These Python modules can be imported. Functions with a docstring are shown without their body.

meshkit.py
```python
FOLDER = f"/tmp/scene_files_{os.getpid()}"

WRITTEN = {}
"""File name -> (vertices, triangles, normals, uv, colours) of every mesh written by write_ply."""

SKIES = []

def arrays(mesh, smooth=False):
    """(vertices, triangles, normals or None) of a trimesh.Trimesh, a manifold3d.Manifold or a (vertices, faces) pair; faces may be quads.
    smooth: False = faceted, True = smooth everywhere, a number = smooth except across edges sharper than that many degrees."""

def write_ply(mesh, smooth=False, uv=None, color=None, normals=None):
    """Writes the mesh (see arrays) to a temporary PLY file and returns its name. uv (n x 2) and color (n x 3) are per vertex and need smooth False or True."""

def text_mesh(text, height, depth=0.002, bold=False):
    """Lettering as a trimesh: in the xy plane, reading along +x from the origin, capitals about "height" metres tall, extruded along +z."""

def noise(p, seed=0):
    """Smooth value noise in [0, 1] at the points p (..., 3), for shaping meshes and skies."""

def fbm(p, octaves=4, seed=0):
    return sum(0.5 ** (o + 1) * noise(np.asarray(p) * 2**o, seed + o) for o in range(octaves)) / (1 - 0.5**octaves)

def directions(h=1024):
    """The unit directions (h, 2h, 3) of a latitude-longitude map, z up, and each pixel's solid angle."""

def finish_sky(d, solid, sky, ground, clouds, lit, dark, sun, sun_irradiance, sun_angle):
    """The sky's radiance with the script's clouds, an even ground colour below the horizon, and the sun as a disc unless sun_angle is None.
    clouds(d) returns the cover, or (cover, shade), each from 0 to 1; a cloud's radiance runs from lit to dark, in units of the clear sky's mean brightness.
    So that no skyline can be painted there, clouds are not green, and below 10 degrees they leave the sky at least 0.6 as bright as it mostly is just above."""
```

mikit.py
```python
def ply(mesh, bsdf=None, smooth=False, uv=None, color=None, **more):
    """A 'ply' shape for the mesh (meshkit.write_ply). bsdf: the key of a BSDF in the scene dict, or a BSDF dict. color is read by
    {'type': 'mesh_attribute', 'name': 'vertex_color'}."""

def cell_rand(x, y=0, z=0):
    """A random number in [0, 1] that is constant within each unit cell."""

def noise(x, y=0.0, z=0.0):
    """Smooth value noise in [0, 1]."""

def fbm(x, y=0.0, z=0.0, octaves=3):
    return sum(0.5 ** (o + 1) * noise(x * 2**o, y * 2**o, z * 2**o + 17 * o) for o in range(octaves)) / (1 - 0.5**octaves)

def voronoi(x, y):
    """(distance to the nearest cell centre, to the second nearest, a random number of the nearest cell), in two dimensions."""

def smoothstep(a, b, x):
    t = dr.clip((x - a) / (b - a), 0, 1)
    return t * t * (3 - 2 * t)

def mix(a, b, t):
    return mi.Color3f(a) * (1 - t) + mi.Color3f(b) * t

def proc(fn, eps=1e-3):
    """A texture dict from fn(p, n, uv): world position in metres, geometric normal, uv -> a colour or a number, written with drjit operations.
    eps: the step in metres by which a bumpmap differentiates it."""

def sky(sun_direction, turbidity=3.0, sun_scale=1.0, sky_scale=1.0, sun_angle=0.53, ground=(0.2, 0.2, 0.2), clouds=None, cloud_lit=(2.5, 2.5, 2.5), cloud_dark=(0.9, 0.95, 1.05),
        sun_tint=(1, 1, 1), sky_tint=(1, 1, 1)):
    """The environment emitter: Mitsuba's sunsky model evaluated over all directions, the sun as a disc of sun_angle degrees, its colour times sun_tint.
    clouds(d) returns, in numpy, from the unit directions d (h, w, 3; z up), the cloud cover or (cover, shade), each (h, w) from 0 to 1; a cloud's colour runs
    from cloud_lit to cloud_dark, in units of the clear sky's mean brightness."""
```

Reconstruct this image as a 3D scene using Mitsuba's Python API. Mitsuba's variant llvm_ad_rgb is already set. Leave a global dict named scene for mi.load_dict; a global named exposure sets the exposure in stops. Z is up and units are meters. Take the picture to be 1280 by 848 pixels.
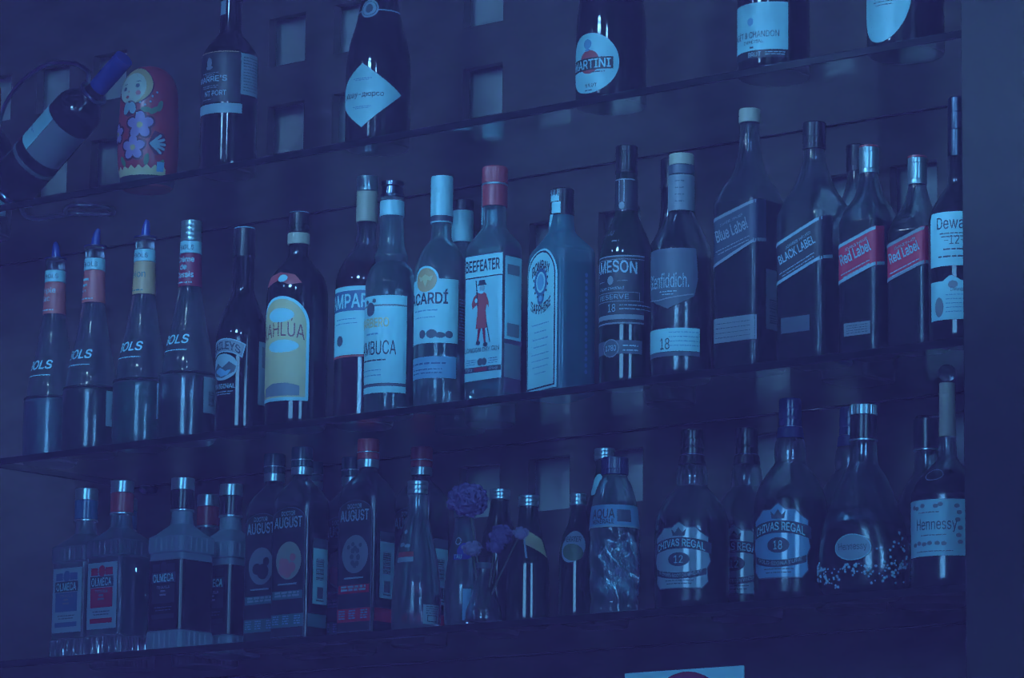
import math, random, types
import numpy as np, trimesh, mitsuba as mi, mikit, meshkit
from scipy.interpolate import PchipInterpolator
from shapely import affinity
from shapely.geometry import Polygon, Point, box as sbox, LineString
from shapely.ops import unary_union
T = mi.ScalarTransform4f
rng = np.random.default_rng(7)
scene, labels = {'type': 'scene'}, {}

# ------------------------------------------------------------------ camera, light, air
exposure = 0.35
HAZE = {'type': 'homogeneous', 'sigma_t': 0.0400, 'albedo': {'type': 'rgb', 'value': [0.97, 0.43, 0.99]}, 'phase': {'type': 'isotropic'}}
EYE, FWD, UP = np.array([3.51936, -4.13409, 1.25]), np.array([-0.638416, 0.749928, 0.173299]), [0.104329, -0.138763, 0.984815]
scene['the_camera'] = {'type': 'perspective', 'fov': 13.97182, 'fov_axis': 'x', 'near_clip': 0.1, 'far_clip': 50.0,
                       'to_world': T().look_at(origin=EYE.tolist(), target=(EYE + FWD).tolist(), up=UP), 'medium': HAZE}
# the bar's even blue house light
scene['house_light'] = {'type': 'constant', 'radiance': {'type': 'rgb', 'value': [0.084, 0.108, 0.295]}}
WINDOW = [1.7, 6.2, 12.0]
LAMP = [17.5, 49.0, 88.0]

# ------------------------------------------------------------------ materials
def bsdf(name, rgb, rough=0.5, two=False, **more):
    d = {'type': 'principled', 'base_color': {'type': 'rgb', 'value': list(map(float, rgb))} if not isinstance(rgb, dict) else rgb, 'roughness': rough, 'specular': 0.5, **more}
    scene[name] = {'type': 'twosided', 'b': d} if two else d
PAPER = dict(white=(.32, .78, .78), cream=(.50, .58, .42), olive=(.62, .60, .32), orange=(.60, .16, .15), yellow=(.58, .42, .22), crimson=(.30, .035, .08), rust=(.48, .09, .10),
             scarlet=(.58, .035, .075), ink=(.03, .035, .05), navy=(.04, .06, .10), blue=(.05, .17, .33), sky=(.14, .42, .58), grey=(.20, .27, .30), slate=(.08, .12, .16), gold=(.55, .40, .20),
             teal=(.05, .22, .24), pale=(.26, .46, .50), royal=(.04, .06, .42), lilac=(.34, .26, .48), green=(.10, .22, .12), blond=(.50, .42, .20), pink=(.62, .24, .26), plum=(.10, .02, .05), brown=(.34, .13, .13), panel=(.28, .70, .73), sage=(.34, .40, .32))
for k, c in PAPER.items():
    bsdf('paper_' + k, c, 0.45, two=True)
bsdf('black_glass', (.014, .014, .018), 0.07)
bsdf('plum_glass', (.06, .008, .02), 0.07)
bsdf('green_glass', (.012, .026, .02), 0.07)
bsdf('teal_liquid', (.05, .25, .23), 0.3)
bsdf('milky_liquid', (.36, .60, .68), 0.35)
bsdf('dark_liquid', (.016, .014, .018), 0.2)
bsdf('amber_liquid', (.07, .05, .05), 0.3)
bsdf('black_plastic', (.016, .017, .022), 0.25)
bsdf('blue_plastic', (.02, .07, .34), 0.25)
bsdf('navy_foil', (.015, .03, .11), 0.22)
bsdf('silver_cap', (.34, .50, .50), 0.28, metallic=0.75)
bsdf('red_cap', (.46, .075, .09), 0.3)
bsdf('teal_cap', (.02, .09, .11), 0.22)
bsdf('white_cap', (.32, .76, .78), 0.35)
bsdf('cream_cap', (.46, .50, .38), 0.5)
bsdf('blue_cap', (.03, .16, .30), 0.22)
bsdf('frosted_glass', (.18, .30, .36), 0.45)
bsdf('gloss_pale', PAPER['pale'], 0.12, two=True, clearcoat=0.6, clearcoat_gloss=0.9)
bsdf('gloss_sky', PAPER['sky'], 0.12, two=True, clearcoat=0.6, clearcoat_gloss=0.9)
bsdf('chrome', (.45, .6, .7), 0.12, metallic=1.0)
bsdf('steel', (.10, .14, .18), 0.2, metallic=1.0)
bsdf('white_dot', (.35, .75, .8), 0.3)
bsdf('edge_glass', (.012, .014, .02), 0.12)
def cloudy(name, base, rgb, w):
    scene[name] = {'type': 'blendbsdf', 'weight': w, 'a': base, 'b': {'type': 'twosided', 'd': {'type': 'diffuse', 'reflectance': {'type': 'rgb', 'value': rgb}}}}
GL = lambda: {'type': 'dielectric', 'int_ior': 1.5, 'ext_ior': 1.0, 'specular_transmittance': {'type': 'rgb', 'value': [.93, .96, .98]}}
cloudy('clear_glass', GL(), [.30, .66, .72], .085)
cloudy('flared_glass', GL(), [.28, .55, .62], .045)
cloudy('aqua_glass', GL(), [.10, .52, .66], .20)
cloudy('glass', GL(), [.26, .50, .58], .022)
scene['spirit'] = {'type': 'dielectric', 'int_ior': 1.35, 'ext_ior': 1.5}
scene['aqua_spirit'] = {'type': 'dielectric', 'int_ior': 1.35, 'ext_ior': 1.5, 'specular_transmittance': {'type': 'rgb', 'value': [.35, .85, .95]}}
scene['shelf_glass'] = {'type': 'thindielectric', 'int_ior': 1.5, 'specular_transmittance': {'type': 'rgb', 'value': [.90, .94, .96]}}
def wall_color(base, amount, scale):
    b = mi.Color3f(*base)
    def fn(p, n, uv):
        return b * (1 - amount + 2 * amount * mikit.fbm(p.x * scale, p.y * scale, p.z * scale * 2.2, 4))
    return mikit.proc(fn)
bsdf('panel', wall_color((.112, .092, .096), .30, 9.0), 0.55)
bsdf('backing', wall_color((.62, .68, .64), .12, 5.0), 0.6)
bsdf('pillar', wall_color((.030, .026, .030), .15, 3.0), 0.6)
bsdf('lamp_black', (.02, .02, .02), 0.4)

# ------------------------------------------------------------------ shaping
def fan_caps(rings_first, rings_last):
    pass
def section(hw, hd, n, m):
    a = np.arange(m) * 2 * np.pi / m - np.pi / 2
    c, s = np.cos(a), np.sin(a)
    if n > 2.01:                                      # even spacing round a rounded rectangle
        a = np.linspace(-np.pi / 2, 1.5 * np.pi, 2001)
        x, y = hw * np.sign(np.cos(a)) * np.abs(np.cos(a)) ** (2 / n), hd * np.sign(np.sin(a)) * np.abs(np.sin(a)) ** (2 / n)
        L = np.concatenate([[0], np.cumsum(np.hypot(np.diff(x), np.diff(y)))])
        q = np.arange(m) * L[-1] / m
        return np.stack([np.interp(q, L, x), np.interp(q, L, y)], 1)
    return np.stack([hw * c, hd * s], 1)
class Profile:
    """levels: (z, r) or (z, half width, half depth, exponent), bottom to top"""
    def __init__(s, levels, soft=True):
        L = np.array([(l[0], l[1], l[1], 2.0) if len(l) == 2 else l for l in levels], float)
        L = L[np.argsort(L[:, 0])]
        for i in range(1, len(L)):
            if L[i, 0] <= L[i - 1, 0]: L[i, 0] = L[i - 1, 0] + 2e-4
        s.L = L
        s.f = PchipInterpolator(L[:, 0], L[:, 1:], axis=0) if soft else (lambda z: np.stack([np.interp(z, L[:, 0], L[:, k]) for k in (1, 2, 3)], -1))
    def zs(s, z0, z1, step=0.005):
        key = [z for z in s.L[:, 0] if z0 < z < z1]
        out = []
        k = [z0] + key + [z1]
        for a, b in zip(k[:-1], k[1:]):
            out += list(np.linspace(a, b, max(2, min(14, int((b - a) / step) + 2)))[:-1])
        return np.array(out + [z1])
    def at(s, z): return s.f(np.clip(z, s.L[0, 0], s.L[-1, 0]))
    def mesh(s, z0=None, z1=None, inset=0.0, m=56, step=0.005, rib=None):
        z0 = s.L[0, 0] if z0 is None else z0; z1 = s.L[-1, 0] if z1 is None else z1
        zz = s.zs(z0, z1, step)
        V = []
        for z in zz:
            hw, hd, n = s.at(z)
            q = section(max(hw - inset, 2e-4), max(hd - inset, 2e-4), n, m)
            if rib is not None: q = q * rib(z, np.arctan2(q[:, 0], -q[:, 1]))[:, None]
            V.append(np.column_stack([q, np.full(m, z)]))
        return ring_mesh(V)
def ring_mesh(V):
    m, k = len(V[0]), len(V)
    v = np.vstack(V + [V[0].mean(0)[None], V[-1].mean(0)[None]])
    i, j = np.meshgrid(np.arange(k - 1), np.arange(m), indexing='ij'); j2 = (j + 1) % m
    a, b, c, d = i * m + j, i * m + j2, (i + 1) * m + j2, (i + 1) * m + j
    F = [np.stack([a, b, c], -1).reshape(-1, 3), np.stack([a, c, d], -1).reshape(-1, 3)]
    jj = np.arange(m); j3 = (jj + 1) % m
    F.append(np.stack([np.full(m, k * m), j3, jj], 1)); F.append(np.stack([np.full(m, k * m + 1), (k - 1) * m + jj, (k - 1) * m + j3], 1))
    return trimesh.Trimesh(v, np.vstack(F), process=False)
def flip(m): return trimesh.Trimesh(m.vertices, m.faces[:, ::-1], process=False)
def join(*ms): return trimesh.util.concatenate([m for m in ms if m is not None])
def block(x0, x1, y0, y1, z0, z1, bevel=0.0):
    if bevel <= 0:
        return trimesh.creation.box(bounds=[[x0, y0, z0], [x1, y1, z1]])
    p = [[x, y, z] for ix, x in ((1, x0), (-1, x1)) for iy, y in ((1, y0), (-1, y1)) for iz, z in ((1, z0), (-1, z1))
         for x, y, z in ((x + ix * bevel, y + iy * bevel, z), (x + ix * bevel, y, z + iz * bevel), (x, y + iy * bevel, z + iz * bevel))]
    return trimesh.Trimesh(*(lambda h: (h.vertices, h.faces))(trimesh.convex.convex_hull(np.array(p))), process=False)
def tube(points, r, m=14, smooth=4):
    P = np.asarray(points, float)
    if smooth > 1 and len(P) > 2:
        t = np.arange(len(P)); f = PchipInterpolator(t, P, axis=0); P = f(np.linspace(0, len(P) - 1, (len(P) - 1) * smooth + 1))
    R = np.broadcast_to(r, (len(P),)) if np.ndim(r) == 0 else np.interp(np.linspace(0, 1, len(P)), np.linspace(0, 1, len(r)), r)
    t = np.gradient(P, axis=0); t /= np.linalg.norm(t, axis=1, keepdims=True)
    a = np.cross(t[0], [0.3, 0.1, 0.9]); a /= np.linalg.norm(a)
    V = []
    for p, d, rr in zip(P, t, R):
        a = a - d * (a @ d); a /= np.linalg.norm(a); b = np.cross(d, a)
        g = np.arange(m) * 2 * np.pi / m
        V.append(p + rr * (np.cos(g)[:, None] * a + np.sin(g)[:, None] * b))
    return ring_mesh(V)

# ------------------------------------------------------------------ flat print: (V2, F) pieces mapped onto a surface
def flat(poly, edge=0.006):
    V, F = [], []
    n = 0
    for g in getattr(poly, 'geoms', [poly]):
        if g.is_empty or g.area < 1e-9: continue
        v, f = trimesh.creation.triangulate_polygon(g, engine='earcut')
        v3, f = trimesh.remesh.subdivide_to_size(np.column_stack([v, np.zeros(len(v))]), f, edge, max_iter=12)
        V.append(v3[:, :2]); F.append(f + n); n += len(v3)
    v, f = np.vstack(V), np.vstack(F)
    e = v[f]
    bad = (e[:, 1, 0] - e[:, 0, 0]) * (e[:, 2, 1] - e[:, 0, 1]) - (e[:, 1, 1] - e[:, 0, 1]) * (e[:, 2, 0] - e[:, 0, 0]) < 0
    f[bad] = f[bad][:, ::-1]
    return v, f
def grid(u0, u1, z0, z1, edge=0.004):
    a, b = max(2, int((u1 - u0) / edge) + 2), max(2, int((z1 - z0) / 0.008) + 2)
    u, z = np.meshgrid(np.linspace(u0, u1, a), np.linspace(z0, z1, b))
    v = np.stack([u.ravel(), z.ravel()], 1)
    i, j = np.meshgrid(np.arange(b - 1), np.arange(a - 1), indexing='ij'); k = i * a + j
    return v, np.vstack([np.stack([k, k + 1, k + a + 1], -1).reshape(-1, 3), np.stack([k, k + a + 1, k + a], -1).reshape(-1, 3)])
def quad(pts, edge=0.006): return flat(Polygon(pts), edge)
def ellipse(u, z, a, b, edge=0.006): return flat(affinity.translate(affinity.scale(Point(0, 0).buffer(1, 24), a, b), u, z), edge)
_text = {}
def text(s, h, width=None, bold=True, shear=0.0, bend=0.0, rot=0.0, at=(0, 0), anchor='c'):
    """lettering with capitals h tall; width: overall width in metres; bend: how far the ends drop (+) or rise (-)"""
    key = (s, bold)
    if key not in _text:
        m = meshkit.text_mesh(s, 1.0, depth=0.1, bold=bold)
        top = np.abs(m.vertices[:, 2] - 0.1) < 1e-6
        f = m.faces[top[m.faces].all(1)]
        use = np.unique(f)
        back = np.zeros(len(m.vertices), int); back[use] = np.arange(len(use))
        v, f = m.vertices[use], back[f]
        v3, f = trimesh.remesh.subdivide_to_size(np.column_stack([v[:, :2], np.zeros(len(v))]), f, 0.7, max_iter=8)
        v = v3[:, :2]
        v[:, 0] -= v[:, 0].min()
        _text[key] = (v, f)
    v, f = _text[key]; v = v.copy()
    w = v[:, 0].max()
    v[:, 0] *= (width / w if width else h); v[:, 1] *= h
    w = v[:, 0].max()
    v[:, 0] -= {'c': w / 2, 'r': w, 'l': 0}[anchor]
    v[:, 0] += shear * v[:, 1]
    if bend: v[:, 1] -= bend * (v[:, 0] / (w / 2)) ** 2
    c, si = math.cos(rot), math.sin(rot)
    v = v @ np.array([[c, si], [-si, c]]) + np.asarray(at)
    return v, f
def lines(rows, h, at=(0, 0), gap=None, centre=True):
    """rows of illegible fine print: word-long strokes"""
    P = []
    gap = gap or h * 2.2
    for k, w in enumerate(rows):
        x = -w / 2 if centre else 0
        end = x + w
        r = np.random.default_rng(int(w * 1e6) + k)
        while x < end - 1e-4:
            l = min(r.uniform(1.5, 5.5) * h, end - x)
            P.append(sbox(at[0] + x, at[1] - k * gap, at[0] + x + l, at[1] - k * gap + h)); x += l + h * .8
    return merge(*[grid(*p.bounds[0::2], *p.bounds[1::2]) for p in P])
def barcode(w, h, at, seed=0, upright=True):
    r = np.random.default_rng(seed); P = []; z = 0
    while z < h:
        l = r.uniform(.0006, .0022); 
        P.append(sbox(-w / 2, z, w / 2, min(z + l, h))); z += l + r.uniform(.0006, .0016)
    return merge(*[grid(p.bounds[0] + at[0], p.bounds[2] + at[0], p.bounds[1] + at[1], p.bounds[3] + at[1]) for p in P])
def merge(*ps):
    V, F, n = [], [], 0
    for v, f in ps: V.append(v); F.append(f + n); n += len(v)
    return np.vstack(V), np.vstack(F)
def frame(u0, u1, z0, z1, t): return flat(sbox(u0, z0, u1, z1).difference(sbox(u0 + t, z0 + t, u1 - t, z1 - t)))
def ring(u, z, a, b, t): return flat(affinity.translate(affinity.scale(Point(0, 0).buffer(1, 20), a, b), u, z).difference(affinity.translate(affinity.scale(Point(0, 0).buffer(1, 20), a - t, b - t), u, z)))

# ------------------------------------------------------------------ things
def numbered(name, table=None):
    table = labels if table is None else table
    if name not in table: return name
    k = 1
    while f'{name}_{k:03d}' in table: k += 1
    return f'{name}_{k:03d}'
STUFFY = {'fine_print', 'side_print', 'low_print', 'field_print', 'strip_print', 'neck_print', 'back_print', 'barcode', 'vines', 'crest_studs', 'signature', 'script', 'small_lettering'}
class Thing:
    def __init__(s, name, label, cat, at=(0, 0, 0), rot=0.0, group=None, lean=None, stretch=1.0):
        s.key = numbered(name); labels[s.key] = {'label': label, 'category': cat}
        if group: labels[s.key]['group'] = group
        s.to = T().translate(list(map(float, at))).rotate([0, 0, 1], rot)
        if lean is not None: s.to = s.to @ lean
        if stretch != 1: s.to = s.to @ T().scale([1, 1, stretch])
        s.parts = []; s.P = None; s.a0 = 0.0
    def add(s, name, mesh, mat, parent=None, smooth=35, label=None):
        base = (parent or s.key) + '__' + name
        key = numbered(base, scene)
        d = mikit.ply(mesh, mat, smooth=smooth); d['to_world'] = s.to
        scene[key] = d; s.parts.append(key)
        if label: labels[key] = {'label': label}
        if name in STUFFY: labels[key] = {'kind': 'stuff'}
        return key
    def shape(s, levels, soft=True): s.P = levels if isinstance(levels, Profile) else Profile(levels, soft); s.R = float(s.P.L[:, 1].max()); return s
    def put(s, name, vf, mat, off=0.0004, face='round', a0=None, r=None, parent=None, label=None):
        """print on the skin: u in metres from the middle of the face (round: from the angle a0 in degrees), z above the base"""
        v, f = vf
        u, z = v[:, 0], v[:, 1]
        h = s.P.at(z); hw, hd, n = h[:, 0], h[:, 1], h[:, 2]
        if face == 'round':
            a = np.radians(s.a0 if a0 is None else a0) + u / (r or s.R)
            k = (np.abs(np.sin(a)) ** n + np.abs(np.cos(a)) ** n) ** (-1 / n)
            x, y = np.sin(a) * k * (hw + off), -np.cos(a) * k * (hd + off)
        else:
            g = lambda t, n: np.maximum(1 - np.abs(np.clip(t, -1, 1)) ** n, 1e-4) ** (1 / n)
            if face == 'front': x, y = u, -(hd + off) * g(u / (hw + off), n)
            elif face == 'back': x, y = -u, (hd + off) * g(u / (hw + off), n)
            elif face == 'left': x, y = -(hw + off) * g(u / (hd + off), n), -u
            elif face == 'right': x, y = (hw + off) * g(u / (hd + off), n), u
        m = trimesh.Trimesh(np.column_stack([x, y, z]), f, process=False)
        return s.add(name, m, mat, parent, True, label)
    def lathe(s, name, pts, mat, parent=None, m=44, soft=False, rib=None, smooth=35, label=None):
        return s.add(name, Profile(pts, soft).mesh(m=m, step=0.05 if not soft else 0.005, rib=rib), mat, parent, smooth, label)
    def copy(s, name, label, at, rot=0.0, group=None, stretch=1.0, skip=()):
        c = Thing(name, label, labels[s.key]['category'], at, rot, group, stretch=stretch)
        for k in s.parts:
            tail = k[len(s.key):]
            if any(tail.startswith('__' + q) for q in skip): continue
            scene[c.key + tail] = {**scene[k], 'to_world': c.to}; c.parts.append(c.key + tail)
        return c
    def solid(s, mat, z1=None, m=56): return s.add('body', s.P.mesh(z1=z1, m=m), mat)
    def glass(s, level, liquid, wall=0.003, z1=None, base=0.012, m=56, rib=None, top=None, mat=None):
        """a glass shell with air above the level and the drink below it"""
        z1 = s.P.L[-1, 0] if z1 is None else z1
        top = top or z1 - 0.004
        out = s.P.mesh(z1=z1, m=m, rib=rib)
        air = s.P.mesh(level + 2e-4, top, inset=wall, m=m)
        s.add('body', join(out, flip(air)), mat or ('clear_glass' if liquid == 'spirit' else 'aqua_glass' if liquid == 'aqua_spirit' else 'glass'))
        if liquid: s.add('liquid', s.P.mesh(base, level - 2e-4, inset=wall, m=m), liquid, label=None)
ROUND_BASE = lambda r: [(0.0, r - .004), (.0015, r - .0015), (.005, r)]
def struct(key, mesh, mat, smooth=False):
    scene[key] = mikit.ply(mesh, mat, smooth=smooth)
    if '__' not in key: labels[key] = {'label': STRUCT[key], 'kind': 'structure'}
STRUCT = dict(wall_back='dark blue wall panel with square cut-outs behind the glass shelves', wall_rear='paler wall seen through the square cut-outs of the panel',
              wall_right='plain dark partition at the right that hides the shelf ends', ceiling='dark ceiling above the bar', canopy='overhead bar canopy in front of the shelves', floor='dark floor of the bar')

# ------------------------------------------------------------------ the setting
TOP, MID, BOT = 2.51388, 2.13202, 1.83276
holes = [(x, z) for x in (-1.349, -1.215, -1.087, -.706, -.573, -.316) for z in (2.780, 2.644)] + [(x, 2.400) for x in (-.317, -.188, -.062, .303, .435)] + [(x, 2.062) for x in (-.313, -.185, -.055, .196, .474)]
outline = sbox(-3.0, 1.2, 1.9, 3.6).difference(unary_union([sbox(x - .0375, z - .0375, x + .0375, z + .0375) for x, z in holes]))
pan = trimesh.creation.extrude_polygon(outline, 0.016, engine='earcut')
V = pan.vertices
struct('wall_back', trimesh.Trimesh(np.column_stack([V[:, 0], 0.316 - V[:, 2], V[:, 1]]), pan.faces[:, ::1], process=False), 'panel')
struct('wall_rear', block(-3.0, 1.9, .334, .40, 1.2, 3.6), 'backing')
struct('wall_right', block(.7275, 1.9, -.02, .33, 1.2, 3.6, .002), 'pillar')
struct('ceiling', block(-4, 7, -8, .4, 3.62, 3.70), 'pillar')
struct('canopy', block(-2.5, 1.6, -1.25, -.95, 2.60, 2.70), 'pillar')

# ------------------------------------------------------------------ glass shelves
def shelf(z, x0, label):
    t = Thing('glass_shelf', label, 'shelf')
    t.add('pane', trimesh.Trimesh([[x0, .002, z - .009], [.7265, .002, z - .009], [.7265, .298, z - .009], [x0, .298, z - .009]], [[0, 2, 1], [0, 3, 2]], process=False), 'shelf_glass', smooth=False)
    t.add('front_edge', block(x0, .7265, 0, .0028, z - .010, z, .0006), 'edge_glass', smooth=False, label='dark polished front edge')
    t.add('rear_edge', block(x0, .7265, .2965, .2990, z - .010, z - .0072, .0004), 'edge_glass', smooth=False)
    t.add('end_edge', block(x0 - .0028, x0 - .0001, 0, .2990, z - .010, z, .0006), 'edge_glass', smooth=False)
    return t
shelf(TOP, -1.6, 'uppermost glass shelf, under the champagne bottles and the painted wooden doll')
shelf(MID, -1.006, 'middle glass shelf that carries the gin, rum and whisky bottles')
shelf(BOT, -1.6, 'lowest glass shelf, under the square tequila bottles and the flower vase')
pin = Thing('shelf_support', 'small chrome shelf support on the wall under the rear left corner of the middle shelf', 'shelf support', (-.9635, .2998, MID - .010))
c_ = trimesh.creation.cylinder(.0055, .022, sections=24); c_.apply_transform(trimesh.transformations.rotation_matrix(np.pi / 2, [1, 0, 0])); c_.apply_translation([0, -.011, -.0057])
pin.add('peg', c_, 'chrome'); 
c_ = trimesh.creation.icosphere(2, .0068); c_.apply_translation([0, -.024, -.0072]); pin.add('knob', c_, 'chrome', smooth=True)

# ------------------------------------------------------------------ lamps and windows of the room
def window(n, c, width, z0, z1):
    c = np.array(c, float); d = np.array([0, 0, 2.1]) - c; d[2] = 0; d /= np.linalg.norm(d)
    e = np.array([-d[1], d[0], 0])
    q = np.array([c - e * width / 2 + [0, 0, z0], c + e * width / 2 + [0, 0, z0], c + e * width / 2 + [0, 0, z1], c - e * width / 2 + [0, 0, z1]])
    m = trimesh.Trimesh(q, [[0, 1, 2], [0, 2, 3]], process=False)
    if m.face_normals[0] @ d < 0: m = flip(m)
    key = f'window_{n}'
    scene[key] = {**mikit.ply(m, 'lamp_black'), 'emitter': {'type': 'area', 'radiance': {'type': 'rgb', 'value': WINDOW}}}
    labels[key] = {'label': 'tall window in the far wall of the bar room', 'kind': 'structure'}
    fr = []
    for a in (-1, 1): fr.append(tube([c + a * e * (width / 2 + .04) + [0, 0, z0], c + a * e * (width / 2 + .04) + [0, 0, z1]], .04, 4, 1))
    scene[key + '__frame'] = mikit.ply(join(*fr), 'lamp_black')
window(1, (2.25, -5.6, 0), 1.7, 2.35, 3.55)
window(2, (5.2, -3.0, 0), 1.2, 2.35, 3.55)
def lamp(x, k, R_):
    pos, aim = np.array([x, -2.0, 3.25]), np.array([x * .8, .1, 2.42])
    d = aim - pos; d /= np.linalg.norm(d)
    t = Thing('ceiling_lamp', f'black track spotlight under the ceiling, the {k} one of three', 'lamp')
    m = tube([pos - d * .16, pos - d * .02], R_ + .012, 32, 1); t.add('housing', m, 'lamp_black')
    t.add('stem', tube([pos - d * .1, pos - d * .1 + [0, 0, .1], [*(pos - d * .1)[:2], 3.62]], .012, 10, 1), 'lamp_black')
    g = np.array([*(np.array([x * .8, .1, 2.10]) - pos)]); g /= np.linalg.norm(g); side = np.array([1.0, 0, 0]); side -= g * (side @ g); side /= np.linalg.norm(side); nrm = np.cross(side, g)
    nrm = nrm if nrm[2] > 0 else -nrm
    for s_ in (-1, -.5, 0, .5, 1):
        q = [pos + nrm * (s_ * R_ + e) + side * (a * 1.5 * R_) + g * b for e in (0, .002) for a, b in ((-1, .012), (1, .012), (1, 1.5 * R_), (-1, 1.5 * R_))]
        t.add('louvre_fin', trimesh.convex.convex_hull(np.array(q)), 'lamp_black', smooth=False)
    dsk = trimesh.creation.cylinder(R_, .004, sections=40); dsk.apply_transform(trimesh.geometry.align_vectors([0, 0, 1], d)); dsk.apply_translation(pos)
    scene[t.key + '__bulb'] = {**mikit.ply(dsk, 'lamp_black'), 'emitter': {'type': 'area', 'radiance': {'type': 'rgb', 'value': LAMP}}}
lamp(-.95, 'left', .06); lamp(.05, 'middle', .20); lamp(1.05, 'right', .11)

# ================================================================== TOP SHELF
def champagne(name, label, x, y, levels, mat='black_glass'):
    t = Thing(name, label, 'bottle', (x, y, TOP)); t.shape(levels); t.solid(mat); return t
SP = [(.262, .0165), (.285, .0150), (.300, .0150)]
# port
t = champagne('port_bottle', 'black port bottle with a black label over a pale grey band, beside the doll', -.5898, .06,
              ROUND_BASE(.0405) + [(.1643, .0405), (.1765, .0387), (.193, .0289), (.2104, .0162), (.2558, .0150), (.3060, .0148)])
L = t.put('front_label', grid(-.048, .048, .100, .175), 'paper_ink'); t.put('trim', grid(-.048, .044, .1735, .1745), 'paper_gold', .0006, parent=L)
t.put('lettering', merge(text("WARRE'S", .0082, .056, at=(0, .1303)), text('NT PORT', .0072, .036, at=(.027, .1095), anchor='r')), 'paper_pale', .0007, parent=L)
t.put('emblem', merge(ellipse(-.001, .1583, .0048, .0075), ellipse(-.001, .151, .0065, .003)), 'paper_grey', .0007, parent=L)
t.put('fine_print', merge(lines([.03, .026], .0012, (0, .1235)), lines([.018], .0012, (-.004, .104)), lines([.030, .018], .0012, (0, .1425))), 'paper_grey', .0007, parent=L)
t.put('band', grid(-.0505, .0505, .0837, .0977), 'paper_pale')
B = t.put('back_label', grid(-.019, .019, .112, .173), 'paper_pale', a0=94); t.put('fine_print', lines([.03] * 12, .0012, (0, .166), .0044), 'paper_slate', .0007, a0=94, parent=B)
t.put('tax_strip', grid(-.008, .004, .235, .263), 'paper_pale', r=.0155)
t.lathe('capsule', [(.2560, .0156), (.275, .0158), (.308, .0156), (.309, .0140)], 'black_plastic')
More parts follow.
